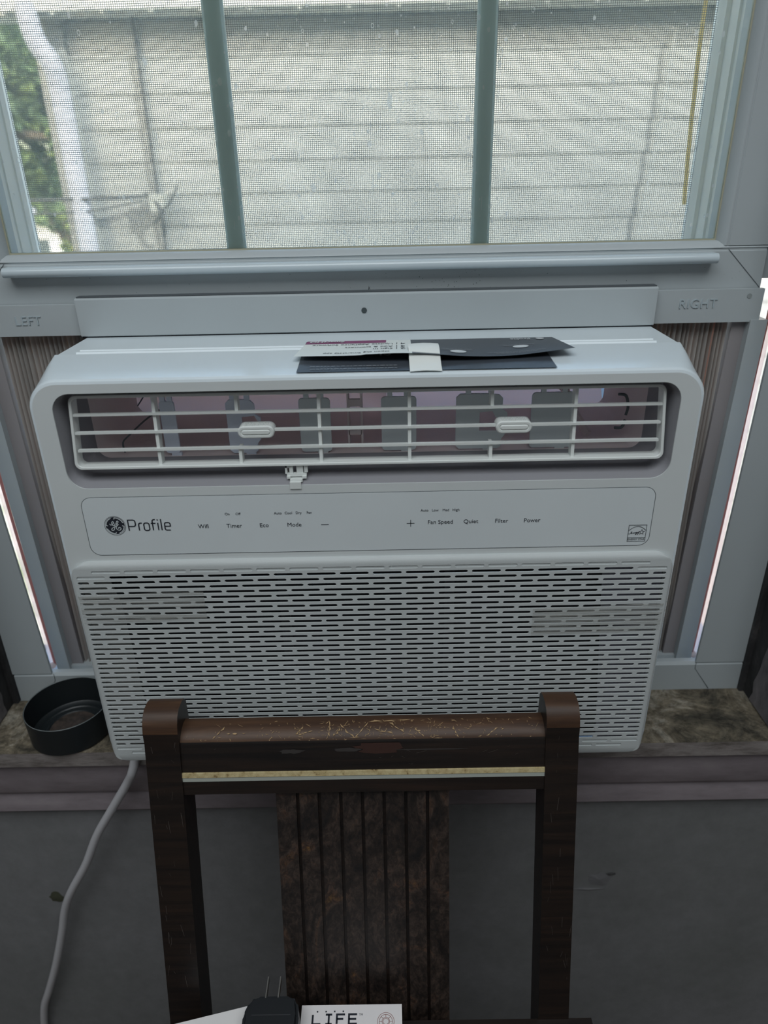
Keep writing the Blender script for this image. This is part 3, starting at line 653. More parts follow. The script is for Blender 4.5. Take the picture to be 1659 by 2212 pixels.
# energy label
em = front(.2031, TY, .9499)
el = []
el.append([(0, 0), (.0139, 0), (.0139, .0143), (0, .0143), (0, 0)]); el.append([(0, .0032), (.0139, .0032)])
S2('energy_label', el, .00045, M_line, cp, em, 'square outlined energy mark')
el = [smooth2([(0, .0094), (.0035, .0121), (.0070, .0131), (.0105, .0121), (.0139, .0094)])]
st = []
for k in range(11): a = math.radians(90+36*k); rr = .0024 if k % 2 == 0 else .0010; st.append((.0105+rr*math.cos(a), .0080+rr*math.sin(a)))
el.append(st)
el.append(smooth2([(0, .0066), (.0012, .0066), (.0022, .0070), (.0030, .0082), (.0024, .0084), (.0022, .0074), (.0032, .0068), (.0040, .0076), (.0044, .0070), (.0048, .0076), (.0054, .0072), (.0056, .0078), (.0062, .0074), (.0066, .0080), (.0066, .0072), (.0062, .0060), (.0058, .0062), (.0072, .0078), (.0076, .0074), (.0080, .0080), (.0078, .0064), (.0072, .0060), (.0084, .0076)], 4))
S2('energy_mark', el, .00038, M_ink, cp, em)
text('lettering', 'ENERGY STAR', .0021, M_ink, cp, em @ Matrix.Translation((.00695, .0016, 0)))
# intake grille: real slots, blind slots along the rim
bm = bmesh.new()
YF_, DT = -.0040, .0009
rows = 39; zk = lambda k: .9323-.00502*k
SW = .00128
def cell(cx0, cx1, cz0, cz1, sx0, sx1, zc, blind):
    n = 4; rr = SW; h = []
    for k in range(n+1): a = math.radians(90-180*k/n); h.append((sx1-rr+rr*math.cos(a), zc+rr*math.sin(a)))
    for k in range(n+1): a = math.radians(270-180*k/n); h.append((sx0+rr+rr*math.cos(a), zc+rr*math.sin(a)))
    H = [bm.verts.new((x, YF_, z)) for x, z in h]; c = [bm.verts.new((x, YF_, z)) for x, z in ((cx0, cz1), (cx1, cz1), (cx1, cz0), (cx0, cz0))]
    TL, TR, BR, BL = c
    bm.faces.new((TL, TR, H[0], H[2*n+1])); bm.faces.new((BR, BL, H[n+1], H[n])); bm.faces.new([TR, BR]+[H[k] for k in range(n, -1, -1)]); bm.faces.new([BL, TL]+[H[k] for k in range(2*n+1, n, -1)])
    d = .0007 if blind else DT
    G = [bm.verts.new((x, YF_+d, z)) for x, z in h]; m_ = len(H)
    for k in range(m_): bm.faces.new((H[k], H[(k+1) % m_], G[(k+1) % m_], G[k]))
    if blind: bm.faces.new(G)
GE = .2385
for k in range(rows):
    zc = zk(k); z1 = zc+.00251; z0 = zc-.00251
    if k % 2 == 1:
        sl = [(-.2377+.02652*i+.0002, -.2377+.02652*i+.0236) for i in range(18)]; sl[0] = (-.2372, sl[0][1]); sl[-1] = (sl[-1][0], .2372)
    else:
        sl = [(-.2377-.00+.0005, -.2281)]+[(-.2246+.02652*i, -.2246+.02652*i+.0235) for i in range(17)]+[(.2264, .2372)]
        if k in (0, 38): sl = sl[1:-1]
    xs = [-GE]+[(a[1]+b_[0])/2 for a, b_ in zip(sl, sl[1:])]+[GE]
    for i, s in enumerate(sl):
        blind = k in (0, 37, 38) or (k == 1 and i in (0, len(sl)-1))
        cell(xs[i], xs[i+1], z0, z1, s[0], s[1], zc, blind)
gz1 = zk(0)+.00251; gz0 = zk(38)-.00251
nn = 8
L = [xz(rrect(-GE, GE, gz0, gz1, .00001, nn), YF_), xz(rrect(-GX+.0024, GX-.0024, GZ0+.0030, GZ1-.0040, .0060, nn), YF_), xz(rrect(-GX+.0012, GX-.0012, GZ0+.0014, GZ1-.0020, .0120, nn), YF_+.0006), xz(rrect(-GX+.0003, GX-.0003, GZ0+.0004, GZ1-.0006, .0165, nn), YF_+.0018), xz(rrect(-GX, GX, GZ0, GZ1, .0182, nn), .0006)]
loft(bm, L)
gr = obj('intake_grille', bm, M_acm, ac)
for p in gr.data.polygons: p.use_smooth = True
gr.data.set_sharp_from_angle(angle=math.radians(28))
A('air_filter', bx(-.235, .235, .0060, .0070, .743, .929), M_dark)
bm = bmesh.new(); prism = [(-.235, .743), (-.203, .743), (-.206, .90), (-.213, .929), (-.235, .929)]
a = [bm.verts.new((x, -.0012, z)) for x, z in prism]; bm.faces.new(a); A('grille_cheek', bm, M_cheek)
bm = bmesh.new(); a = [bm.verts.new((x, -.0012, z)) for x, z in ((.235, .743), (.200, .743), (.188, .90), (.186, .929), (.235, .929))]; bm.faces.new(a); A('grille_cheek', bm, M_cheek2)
for x in (-.0730, .0640): A('filter_rib', bx(x-.004, x+.004, .0035, .0055, .745, .928), plain('rib_dark', (.022, .023, .03), .7))
# clear tape over both sides of the grille
def tape_strip(xa, xb, z0, z1, slant):
    bm = bmesh.new(); cols = 24; rws = 14; g = []
    for i in range(cols+1):
        x = xa+(xb-xa)*i/cols; col = []
        for j in range(rws+1):
            z = z0+(z1-z0)*j/rws+slant*(x-xa); y = YF_-.0004-.00025*abs(math.sin(j*2.3+x*40))
            if abs(x) > .2400: y += (abs(x)-.2400)*1.2
            col.append(bm.verts.new((x, y, z)))
        g.append(col)
    for i in range(cols):
        for j in range(rws): bm.faces.new((g[i][j], g[i+1][j], g[i+1][j+1], g[i][j+1]))
    return A('clear_tape', bm, M_tape, smooth=True)
tape_strip(-.2432, -.1368, .8835, .9110, .028); tape_strip(.1322, .2432, .8635, .8905, .035)
# accordion side curtains with their frames
def curtain(x0, x1, n, zb, zt, parent):
    bm = bmesh.new(); pts = []; m_ = n*8
    for i in range(m_+1):
        t = i/m_; c_ = math.cos(t*n*2*PI); pts.append((x0+(x1-x0)*t+.0005*math.sin(t*31), .1575-.0062*(abs(c_)**.7)*(1 if c_ > 0 else -1)*(.8+.2*math.sin(t*17))))
    rows_ = [[bm.verts.new((x_, y_, z_)) for x_, y_ in pts] for z_ in (zb, zt)]
    for ra, rb in zip(rows_, rows_[1:]):
        for i in range(m_): bm.faces.new((ra[i], ra[i+1], rb[i+1], rb[i]))
    return A('accordion_curtain', bm, M_accord, smooth=True)
curtain(.2480, .3240, 18, .7240, 1.0950, ac); curtain(-.2480, -.3330, 20, .7240, 1.0950, ac)
bm = bmesh.new()
for k in range(10):
    za, zb = .93+.0165*k, .93+.0165*(k+1); bm.faces.new([bm.verts.new(p) for p in ((.3095, .1505, za), (.3095+.00014*(k+1), .1500, za), (.3095+.00014*(k+2), .1500, zb), (.3095, .1505, zb))])
A('fold_light_ribbon', bm, M_orange)['label'] = 'orange ribbon standing in for light through a curtain fold'  # added ribbon, its orange painted as light coming through a pleat
def curtain_frame(sgn, xb0, xb1, xt0, xt1):
    bm = bmesh.new(); zb, zt = .7225, 1.0925
    vs = []
    for z, (a, b_) in ((zb, (xb0, xb1)), (zt, (xt0, xt1))):
        for y in (.142, .160): vs += [bm.verts.new((a, y, z)), bm.verts.new((b_, y, z))]
    for f in ((0, 1, 3, 2), (4, 6, 7, 5), (0, 4, 5, 1), (2, 3, 7, 6), (0, 2, 6, 4), (1, 5, 7, 3)): bm.faces.new([vs[i] for i in f])
    A('curtain_frame', bm, M_vinyl, bevel=.0008)
    # inner stepped lip and bottom rail
    bm = bmesh.new(); vs = []; d = -.012*sgn
    for z, (a, b_) in ((zb, (xb0+d, xb0)), (zt, (xt0+d, xt0))):
        for y in (.150, .160): vs += [bm.verts.new((a, y, z)), bm.verts.new((b_, y, z))]
    for f in ((0, 1, 3, 2), (4, 6, 7, 5), (0, 4, 5, 1), (2, 3, 7, 6), (0, 2, 6, 4), (1, 5, 7, 3)): bm.faces.new([vs[i] for i in f])
    A('curtain_lip', bm, plain('lip_grey', (.30, .28, .285), .5), bevel=.001)
    bm = bmesh.new(); xa, xb = sorted((.2485*sgn, xb0)); box(bm, xa, xb, .146, .162, .7218, .7262); A('curtain_foot', bm, M_vinyl, bevel=.0008)
curtain_frame(1, .3298, .3462, .3380, .3532); curtain_frame(-1, -.3425, -.3560, -.3485, -.3632)
# mounting rail over the housing, embossed end plates
bm = bmesh.new(); prism_x(bm, [(.1370, 1.0908), (.1400, 1.0908), (.1400, 1.1225), (.1385, 1.1235), (.1370, 1.1232), (.1360, 1.1222), (.1362, 1.0914)], -.2530, .2505); 
tr_ = A('mounting_rail', bm, M_vinyl, bevel=.0006)
bm = bmesh.new(); prism_x(bm, [(.1490, 1.1180), (.1400, 1.1180), (.1400, 1.092), (.149, 1.092)], -.2530, .2505); A('rail_back', bm, M_vinyl)
A('rail_gap_shade', bx(-.2525, .2500, .1372, .1420, 1.0896, 1.0912), M_dark)['label'] = 'thin dark strip standing in for the shaded gap under the rail'  # black strip put in as the shade between rail and housing
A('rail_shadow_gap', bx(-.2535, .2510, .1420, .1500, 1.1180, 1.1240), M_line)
bm = bmesh.new(); bmesh.ops.create_cone(bm, cap_ends=True, segments=20, radius1=.0024, radius2=.0024, depth=.0006); bm.transform(Matrix.Translation((-.0030, .1360, 1.1088)) @ Matrix.Rotation(PI/2, 4, 'X')); A('screw_hole', bm, M_hole)
for sg, a, b_, zt_ in ((-1, -.3680, -.2515, 1.1175), (1, .2490, .3460, 1.1190)):
    bm = bmesh.new(); box(bm, a, b_, .1435, .1488, 1.0908, zt_); ep = A('end_plate', bm, M_vinyl, bevel=.0006)
    text('embossed_lettering', 'LEFT' if sg < 0 else 'RIGHT', .0112, M_emb, ep, front(-.3005 if sg < 0 else .2895, .1432, 1.1040 if sg < 0 else 1.1070), ext=.0004, space=1.05)
bm = bmesh.new(); bmesh.ops.create_cone(bm, cap_ends=True, segments=18, radius1=.0021, radius2=.0021, depth=.0005); bm.transform(Matrix.Translation((.3335, .1433, 1.1132)) @ Matrix.Rotation(PI/2, 4, 'X')); A('screw_hole', bm, plain('hole_grey', (.28, .31, .31), .6))
# power cord of the unit
bm = bmesh.new(); cpts = [(-.2320, .052, .735), (-.2375, .040, .712), (-.2420, .0265, .690), (-.2520, .030, .6694), (-.2790, .034, .6246), (-.3010, .036, .5877), (-.3225, .037, .5419), (-.3500, .040, .4936), (-.3655, .043, .4585), (-.3780, .044, .4178), (-.3985, .045, .3577), (-.4200, .047, .3032), (-.4360, .049, .2632), (-.449, .05, .20), (-.455, .045, .12), (-.45, .02, FZ+.006), (-.42, -.1, FZ+.005)]
tube(bm, spline(cpts, 6), .0045, 12); A('power_cord', bm, M_cord, smooth=True)['label'] = 'pale grey power cord'

# pink strips added to stand in for daylight glowing through the side gaps
def glow_strip(lab, pts, pts2, tip):
    t = thing('gap_glow_strip', lab, 'glow_strip', (pts[0][0], .147, pts[0][1]))
    bm = bmesh.new(); sp2 = spline([(x, .1500, z) for x, z in pts], 5)
    loft(bm, [[(p.x+.0032*math.cos(a_), .1500-.0014*math.sin(a_), p.z) for a_ in (0, .5, 1.05, PI/2, 2.1, 2.64, PI)] for p in sp2], close=False); obj('bright_bead', bm, M_glow, t, smooth=True)
    bm = bmesh.new(); tube(bm, spline([(x, .1475, z) for x, z in pts2], 5), .0015, 8); obj('dull_bead', bm, M_glow2, t, smooth=True)
    bm = bmesh.new(); bmesh.ops.create_uvsphere(bm, u_segments=12, v_segments=8, radius=.0042); bm.transform(Matrix.Translation(tip) @ Matrix.Diagonal((1, .8, .9, 1))); obj('bead_tip', bm, M_tip, t, smooth=True)
glow_strip('thin pink strip standing in for daylight through the gap right of the air conditioner', [(.3522, .727), (.3548, .80), (.3568, .90), (.3578, 1.0), (.3592, 1.10), (.3598, 1.125)], [(.3490, .727), (.3510, .80), (.3530, .90), (.3540, 1.0), (.3558, 1.10), (.3562, 1.125)], (.3508, .146, .7265))
glow_strip('thin pink strip standing in for daylight through the gap left of the air conditioner', [(-.3640, .727), (-.3660, .80), (-.3682, .90), (-.3700, 1.0), (-.3715, 1.10)], [(-.3605, .727), (-.3622, .80), (-.3645, .90), (-.3662, 1.0), (-.3678, 1.10)], (-.3632, .146, .7270))

# ================================================================== LEAFLET ON TOP
lf = thing('paper_leaflet', 'folded slate and white paper leaflet lying on top of the air conditioner', 'leaflet', (.05, .04, 1.0905))
def zsurf(x, t):   # t 0 back (y .084) .. 1 front ; gently curled upper sheet
    u = (x+.055)/.21
    base = 1.0935+.0012*math.sin(PI*u*2.0+.4)*t
    if x < .0: base += -.0005*t
    return base+.0028*t*(math.exp(-((x-.035)/.035)**2))+.0022*t*max(0, (x-.11)/.045)+.0010*t
def ysurf(x, t): return .0855-(.0855-(.0315-.010*math.sin(PI*max(0, min(1, (x+.055)/.21)))*.9))*t
def xsurf(x, t): return x+(t-.3)*((x-.05)*.055)
def sheet(name, xa, xb, ta, tb, mat, dz=0, nx=28, ny=8):
    bm = bmesh.new(); g = []
    for i in range(nx+1):
        x = xa+(xb-xa)*i/nx; g.append([bm.verts.new((xsurf(x, ta+(tb-ta)*j/ny), ysurf(x, ta+(tb-ta)*j/ny), zsurf(x, ta+(tb-ta)*j/ny)+dz)) for j in range(ny+1)])
    for i in range(nx):
        for j in range(ny): bm.faces.new((g[i][j], g[i+1][j], g[i+1][j+1], g[i][j+1]))
    o = obj(name, bm, mat, lf, smooth=True); return o
sheet('white_page', -.0500, .0350, 0, 1, M_leafw)['label'] = 'white upper page with black text'
sheet('slate_page', .0350, .1520, 0, 1, M_leafd)['label'] = 'slate grey upper page'
sheet('header_band', -.0500, .0150, 0, .20, M_magenta, .00015)['label'] = 'magenta printed band'
# lower page lying on the shell
bm = bmesh.new(); g = []
for i in range(13):
    x = -.0495+.187*i/12; g.append([bm.verts.new((x, y, z)) for y, z in ((.0860, 1.0932), (.060, 1.0926), (.040, 1.0916), (.022, 1.0902), (.0050, 1.0892))])
for i in range(12):
    for j in range(4): bm.faces.new((g[i][j], g[i+1][j], g[i+1][j+1], g[i][j+1]))
obj('lower_page', bm, M_leafd, lf, smooth=True)['label'] = 'slate grey lower page'
def map_text(me, mat, name, x, t, dz=.0003, low=False):
    # place text (local XY) upside down as seen from the room, draped on the upper page
    for v in me.vertices:
        px = x-v.co.x; tt = t+v.co.y/.0545
        if low: v.co = Vector((px, .0860-tt*.081, 1.0892+.0001*0+(1-tt)*.0040+dz+.0006*math.sin(PI*tt)))
        else: v.co = Vector((xsurf(px, tt), ysurf(px, tt), zsurf(px, tt)+dz+v.co.z*.2))
    return me_obj(name, me, mat, lf)
for i, (num, s) in enumerate((('4', 'Update Appliance Software'), ('3', 'Add & Connect'), ('2', 'Sign in'))):
    t = (.30, .50, .66)[i]
    map_text(text_mesh(s, .0058, align='LEFT'), M_ink, 'lettering', .0210, t)
    map_text(text_mesh(num, .0085), M_ink, 'lettering', .0285, t)
    map_text(text_mesh('|', .0070), M_ink, 'lettering', .0238, t)
map_text(text_mesh('SmartHQ', .0072, off=.0002), M_white_ink, 'lettering', -.0330, .09, .0006)
map_text(text_mesh('Open the SmartHQ app', .0050, align='LEFT'), M_ink, 'lettering', .0190, .86)
map_text(text_mesh('Profile', .0062, align='LEFT'), M_white_ink, 'lettering', .1320, .13, .0006)
def disc(x, t, rx, ry, name):
    bm = bmesh.new(); bmesh.ops.create_circle(bm, cap_ends=False, segments=20, radius=1)
    me = bpy.data.meshes.new(name); vs = list(bm.verts); c = bm.verts.new((0, 0, 0))
    for e in list(bm.edges): bm.faces.new((e.verts[0], e.verts[1], c))
    for v in bm.verts: v.co.x *= rx; v.co.y *= ry
    bm.to_mesh(me); bm.free(); return map_text(me, M_white_ink, name, x, t, .0004)
disc(.1400, .12, .0034, .0032, 'printed_roundel')
disc(.0690, .78, .0060, .0040, 'printed_pill'); disc(.1180, .58, .0060, .0040, 'printed_pill')
M_fine = plain('fine_print_grey', (.22, .24, .26), .5)
def dashes(x0, t, count, wd, seed, low=False, mat=M_fine, h=.0009):
    r_ = random.Random(seed); bm = bmesh.new(); x = 0
    for k in range(count):
        l = r_.uniform(.0012, .004)
        bm.faces.new([bm.verts.new(p) for p in ((x, 0, 0), (x+l, 0, 0), (x+l, h, 0), (x, h, 0))]); x += l+.0008
        if x > wd: break
    me = bpy.data.meshes.new('fine_print'); bm.to_mesh(me); bm.free(); map_text(me, mat, 'fine_print', x0, t, .0004 if not low else .0006, low)
dashes(.0800, .64, 12, .022, 1); dashes(.0800, .68, 12, .020, 2); dashes(.1300, .46, 12, .024, 3); dashes(.1300, .50, 12, .022, 4); dashes(.1330, .84, 20, .040, 5); dashes(.1260, .89, 16, .030, 6)
dashes(.0230, .93, 26, .062, 8, True); dashes(.0230, .86, 26, .060, 9, True)
map_text(text_mesh('Profile', .0150, off=.0002), M_white_ink, 'lettering', .0220, .46, .0004, True)
# white tape tab folded over the front edge of the leaflet
bm = bmesh.new(); g = []
for yy, zz in ((.0480, 1.0985), (.0400, 1.0990), (.0330, 1.0984), (.0270, 1.0962), (.0200, 1.0930), (.0120, 1.0908), (.0045, 1.0895), (.0020, 1.0890)):
    g.append([bm.verts.new((x, yy, zz+.0006*math.sin(PI*(x-.032)/.023))) for x in (.0320, .0378, .0436, .0494, .0550)])
for i in range(len(g)-1):
    for j in range(4): bm.faces.new((g[i][j], g[i][j+1], g[i+1][j+1], g[i+1][j]))
obj('tape_tab', bm, plain('white_tape', (.80, .83, .80), .5), lf, smooth=True)['label'] = 'strip of white tape holding the leaflet'

# ================================================================== TIN LID ON THE SILL
tin = thing('round_tin', 'shallow round black tin standing on the sill left of the air conditioner', 'tin', (-.3130, .0675, .7070))
bm = bmesh.new(); prof = [(.0002, .0), (.0385, .0), (.0400, .0015), (.0410, .033), (.0405, .0334), (.0400, .033), (.0392, .0035), (.0375, .0022), (.0345, .0020), (.0335, .0030), (.0310, .0030), (.0300, .0020), (.0265, .0020), (.0258, .0028), (.0240, .0028), (.0232, .0018), (.0002, .0018)]
n = 56; loft(bm, [[(-.3130+r_*math.cos(2*PI*k/n), .0675+r_*math.sin(2*PI*k/n), .7070+z_) for k in range(n)] for r_, z_ in prof])
obj('tin_body', bm, M_tin, tin, smooth=True)
bm = bmesh.new(); loft(bm, [[(-.3130+r_*math.cos(2*PI*k/n), .0675+r_*math.sin(2*PI*k/n), .7070+z_) for k in range(n)] for r_, z_ in ((.0409, .0330), (.0405, .0337), (.0400, .0330))])
obj('tin_rim', bm, plain('worn_rim', (.16, .18, .18), .4), tin, smooth=True)
bm = bmesh.new(); loft(bm, [[(-.3130+r_*math.cos(2*PI*k/n), .0675+r_*math.sin(2*PI*k/n), .7070+z_) for k in range(n)] for r_, z_ in ((.0230, .0020), (.0001, .0021))])
mt, nt, b = newmat('tin_residue'); mp = coords(nt); n1 = noisen(nt, mp, 120, 5, .7); r1 = ramp(nt, n1.outputs['Fac'], [(.35, (.02, .018, .016)), (.65, (.075, .055, .045))]); nt.links.new(r1.outputs['Color'], b.inputs['Base Color']); setp(b, rough=.5)
obj('tin_floor', bm, mt, tin)['label'] = 'brownish worn tin floor'

# ================================================================== CHAIR
ch = thing('dining_chair', 'old dark wooden chair with scratched crest rail and burl veneer splat facing the camera', 'chair', (-.0107, -.22, FZ))
YP = lambda z: -.063-(.8038-z)*.255            # front plane of the leaning back
def post(x0, x1):
    bm = bmesh.new(); d = .032
    side = []
    zs = [FZ, .30, .50, .56, .65, .74, .790, .806]
    for z in zs: side.append((YP(z) if z > .50 else YP(.50)+(.50-z)*.10, z))
    y0, z0 = YP(.806), .806
    side += [(y0+.0006, .8155), (y0+.0028, .8225), (y0+.0068, .8282), (y0+.0130, .8312), (y0+.0215, .8310), (y0+.0285, .8285), (y0+.0318, .8240)]
    for z in reversed(zs): side.append(((YP(z) if z > .50 else YP(.50)+(.50-z)*.10)+d, z))
    prism_x(bm, side, x0, x1)
    bmesh.ops.bevel(bm, geom=[e for e in bm.edges if abs(e.calc_face_angle(0)) > 1.3 and len(e.link_faces) == 2 and (abs(e.verts[0].co.x-e.verts[1].co.x) < 1e-5)], offset=.0030, segments=3, affect='EDGES', profile=.6)
    bmesh.ops.recalc_face_normals(bm, faces=bm.faces)
    o = obj('back_post', bm, [M_wood, M_woodtop], ch, smooth=True)
    for p in o.data.polygons:
        if p.center.z > .812 and abs(p.normal.x) < .8: p.material_index = 1
    return o
post(-.1850, -.1570); post(.1375, .1640)
RXL, RXR = -.1575, .1380
# crest rail: rounded worn top, dark front
bm = bmesh.new()
prof = [(YP(.7800)+.002, .7800), (YP(.8040)+.002, .8030), (YP(.8040)+.0028, .8052), (YP(.804)+.006, .8085), (YP(.804)+.0115, .8115), (YP(.804)+.018, .8125), (YP(.804)+.0245, .8110), (YP(.804)+.0275, .806), (YP(.7800)+.0275, .7800)]
prism_x(bm, prof, RXL, RXR); o = obj('crest_rail', bm, [M_wood, M_woodtop], ch, smooth=True)
for p in o.data.polygons:
    if p.center.z > .8045 and abs(p.normal.x) < .5: p.material_index = 1
crest = o
for za, zb, mt_, dy, nm, lb in ((.7760, .7796, M_brass, .0008, 'brass_strip', 'worn golden inlay strip'), (.7722, .7760, M_inlay2, .0014, 'inlay_strip', 'pale grey inlay line')):
    bm = bmesh.new(); prism_x(bm, [(YP(za)+dy, za), (YP(zb)+dy, zb), (YP(zb)+.02, zb), (YP(za)+.02, za)], RXL, RXR); obj(nm, bm, mt_, ch, bevel=.0004)['label'] = lb
bm = bmesh.new(); prism_x(bm, [(YP(.7592)+.004, .7592), (YP(.7605)+.002, .7605), (YP(.7722)+.002, .7722), (YP(.7722)+.0275, .7722), (YP(.7592)+.0275, .7592)], RXL, RXR); obj('lower_rail', bm, M_wood, ch, bevel=.0006)
# splat: eight raised veneer bands with grooves between
sx0, sx1 = -.0832, .0606; bwid = (sx1-sx0)/8
bm = bmesh.new(); prism_x(bm, [(YP(.50)+.013, .50), (YP(.7605)+.013, .7605), (YP(.7605)+.020, .7605), (YP(.50)+.020, .50)], sx0, sx1); sp_ = obj('splat', bm, M_wood, ch)
for k in range(8):
    a = sx0+bwid*k+(.0014 if k else 0); b_ = sx0+bwid*(k+1)-(.0014 if k < 7 else 0)
    bm = bmesh.new(); prism_x(bm, [(YP(.505)+.0098, .505), (YP(.7600)+.0098, .7600), (YP(.7600)+.0135, .7600), (YP(.505)+.0135, .505)], a, b_); obj('veneer_band', bm, M_burl, sp_, bevel=.0006, seg=1)
# scratches on crest and posts, each a pale shallow gouge
bm = bmesh.new(); rr_ = random.Random(11)
def scratch(p0, p1, wd):
    p0, p1 = Vector(p0), Vector(p1); d = p1-p0; nrm_ = Vector((0, -.35, .94)); s_ = d.cross(nrm_).normalized()*wd/2; mid = (p0+p1)/2+s_*rr_.uniform(-3, 3)
    a = bm.verts.new(p0); b1 = bm.verts.new(mid+s_); b2 = bm.verts.new(mid-s_); c = bm.verts.new(p1); bm.faces.new((a, b1, c)); bm.faces.new((a, c, b2))
yc = YP(.804)
def crest_pt(x, t):   # t 0 front edge .. 1 top back
    P = [(yc+.0027, .8056), (yc+.0056, .8091), (yc+.0110, .8121), (yc+.0180, .81315)]; k = min(2, int(t*3)); f = t*3-k
    return (x, P[k][0]*(1-f)+P[k+1][0]*f, P[k][1]*(1-f)+P[k+1][1]*f)
big = [(-.131, .15, -.122, .75), (.0, .0, .0, .0), (-.016, .1, -.005, .85), (-.005, .85, .03, .95), (-.016, .1, -.028, .8), (-.036, .2, -.037, .95), (-.033, .2, -.028, .6), (.0, .55, .015, .3), (.012, .8, .024, .35), (.068, .05, .064, .6), (-.085, .0, -.083, .25), (-.05, .5, -.062, .3), (.04, .1, .033, .55), (-.064, .35, -.058, .7), (.09, .1, .10, .5)]
for xa, ta, xb, tb in big:
    if xa == xb: continue
    for k in range(3):
        f0, f1 = k/3, (k+1)/3
        scratch(crest_pt(xa+(xb-xa)*f0, ta+(tb-ta)*f0), crest_pt(xa+(xb-xa)*f1, ta+(tb-ta)*f1), .00085)
for k in range(250):
    x = rr_.gauss(0.01, .06) if rr_.random() < .7 else rr_.uniform(-.15, .13); x = max(-.152, min(.130, x)); t = rr_.uniform(0, .95); dx = rr_.gauss(0, .0035); dt = rr_.gauss(0, .15); l = rr_.uniform(.4, 1)
    scratch(crest_pt(x, t), crest_pt(x+dx*l, max(0, min(.98, t+dt*l))), rr_.uniform(.00012, .00042))
for cx_, r_ in ((-.113, .0014), (.036, .0010), (-.118, .0008)):
    P_ = [crest_pt(cx_+r_*1.3*math.cos(a_), .42+r_*26*math.sin(a_)) for a_ in [k*PI/5 for k in range(10)]]; bm.faces.new([bm.verts.new((p[0], p[1]-.0001, p[2]+.0001)) for p in P_])
o = obj('scratch_marks', bm, M_scr, ch); tag(o, 'pale scratches in the varnish', kind='stuff')
bm = bmesh.new()
for k in range(46):
    s = rr_.choice((-1, 1)); x = rr_.uniform(-.183, -.159) if s < 0 else rr_.uniform(.140, .162); z = rr_.uniform(.58, .805); l = rr_.uniform(.002, .012); dx = rr_.gauss(0, .001)
    p0 = Vector((x, YP(z)-.0003, z)); p1 = Vector((x+dx, YP(z+l)-.0003, z+l)); s_ = Vector((rr_.uniform(.00008, .0002), 0, 0)); bm.faces.new([bm.verts.new(q) for q in (p0, p1, p1+s_, p0+s_)])
for k in range(14):
    x = rr_.uniform(-.15, .13); z = rr_.uniform(.783, .802); p0 = Vector((x, YP(z)+.0016, z)); p1 = p0+Vector((rr_.gauss(0, .006), 0, rr_.gauss(0, .002))); p1.y = YP(p1.z)+.0016; s_ = Vector((0, 0, .0002)); bm.faces.new([bm.verts.new(q) for q in (p0, p1, p1+s_, p0+s_)])
o = obj('scratch_marks', bm, plain('grey_scratch', (.12, .10, .09), .7), ch); tag(o, 'fine grey scratches on posts and rail', kind='stuff')
def worn(cx_, cz_, rx, rz, sd, mat):
    bm = bmesh.new(); vs = []
    for k in range(22):
        a_ = 2*PI*k/22; q = 1+.5*noise.noise(Vector((math.cos(a_)*2, math.sin(a_)*2, sd))); z_ = min(.8030, cz_+rz*q*math.sin(a_)); vs.append(bm.verts.new((cx_+rx*q*math.cos(a_), YP(z_)+.0017, z_)))
    bm.faces.new(vs); return obj('worn_patch', bm, mat, ch)
M_worn = plain('worn_red_brown', (.040, .016, .011), .55); M_worn2 = plain('worn_grey', (.035, .030, .028), .6)
worn(.004, .7985, .019, .0048, 1, M_worn)['label'] = 'reddish worn patch on the rail'
worn(-.067, .7968, .0095, .0018, 2, M_worn2); worn(-.022, .7975, .0110, .0016, 3, M_worn2); worn(.045, .7968, .030, .0006, 4, M_worn2)
# seat, front legs, stretchers (mostly below the frame)
bm = bmesh.new(); box(bm, -.205, .184, -.52, -.128, .505, .5455); obj('seat', bm, M_wood, ch, bevel=.006)
for x in (-.195, .150): 
    bm = bmesh.new(); box(bm, x, x+.026, -.505, -.477, FZ, .505); obj('leg', bm, M_wood, ch, bevel=.003)
for x in (-.178, .146): obj('stretcher', bx(x, x+.012, -.48, -.115, .22, .245), M_wood, ch)

# ================================================================== THINGS ON THE SEAT
bxm = thing('small_box', 'small white cardboard box with black lettering on the chair seat', 'box', (-.0245, -.17, .5455))
bm = bmesh.new(); box(bm, -.0672, .0182, -.235, -.1310, .5460, .5750); obj('box_body', bm, M_cardw, bxm, bevel=.0016)
flat = lambda x, y, z, r=0: Matrix.Translation((x, y, z)) @ Matrix.Rotation(r, 4, 'Z')
def mono_text(s, size, x, y, mat=M_ink): text('lettering', s, size, mat, bxm, flat(x, y, .57515), ext=.00005, align='CENTER', off=.0006, space=1.15)
# block capitals drawn with strokes
def blk(s, x, y, h, wdt, gap, st_):
    G_ = {'L': [[(0, 1), (0, 0), (1, 0)]], 'I': [[(.1, 1), (.9, 1)], [(.5, 1), (.5, 0)], [(.1, 0), (.9, 0)]], 'F': [[(0, 0), (0, 1), (1, 1)], [(0, .52), (.8, .52)]], 'E': [[(1, 0), (0, 0), (0, 1), (1, 1)], [(0, .5), (.9, .5)]],
          'T': [[(0, 1), (1, 1)], [(.5, 1), (.5, 0)]], 'U': [[(0, 1), (0, 0), (1, 0), (1, 1)]], 'N': [[(0, 0), (0, 1), (1, 0), (1, 1)]]}
    out = []
    for i, c in enumerate(s):
        for l in G_[c]: out.append([(x+i*(wdt+gap)+p[0]*wdt, y+p[1]*h) for p in l])
    return out
bm = bmesh.new(); strokes(bm, blk('LIFE', -.0572, -.1462, .0074, .0068, .0034, 0), .0016, .0); me = bpy.data.meshes.new('block_lettering'); bm.to_mesh(me); bm.free(); me.transform(Matrix.Translation((0, 0, .5752))); me_obj('block_lettering', me, M_ink, bxm)
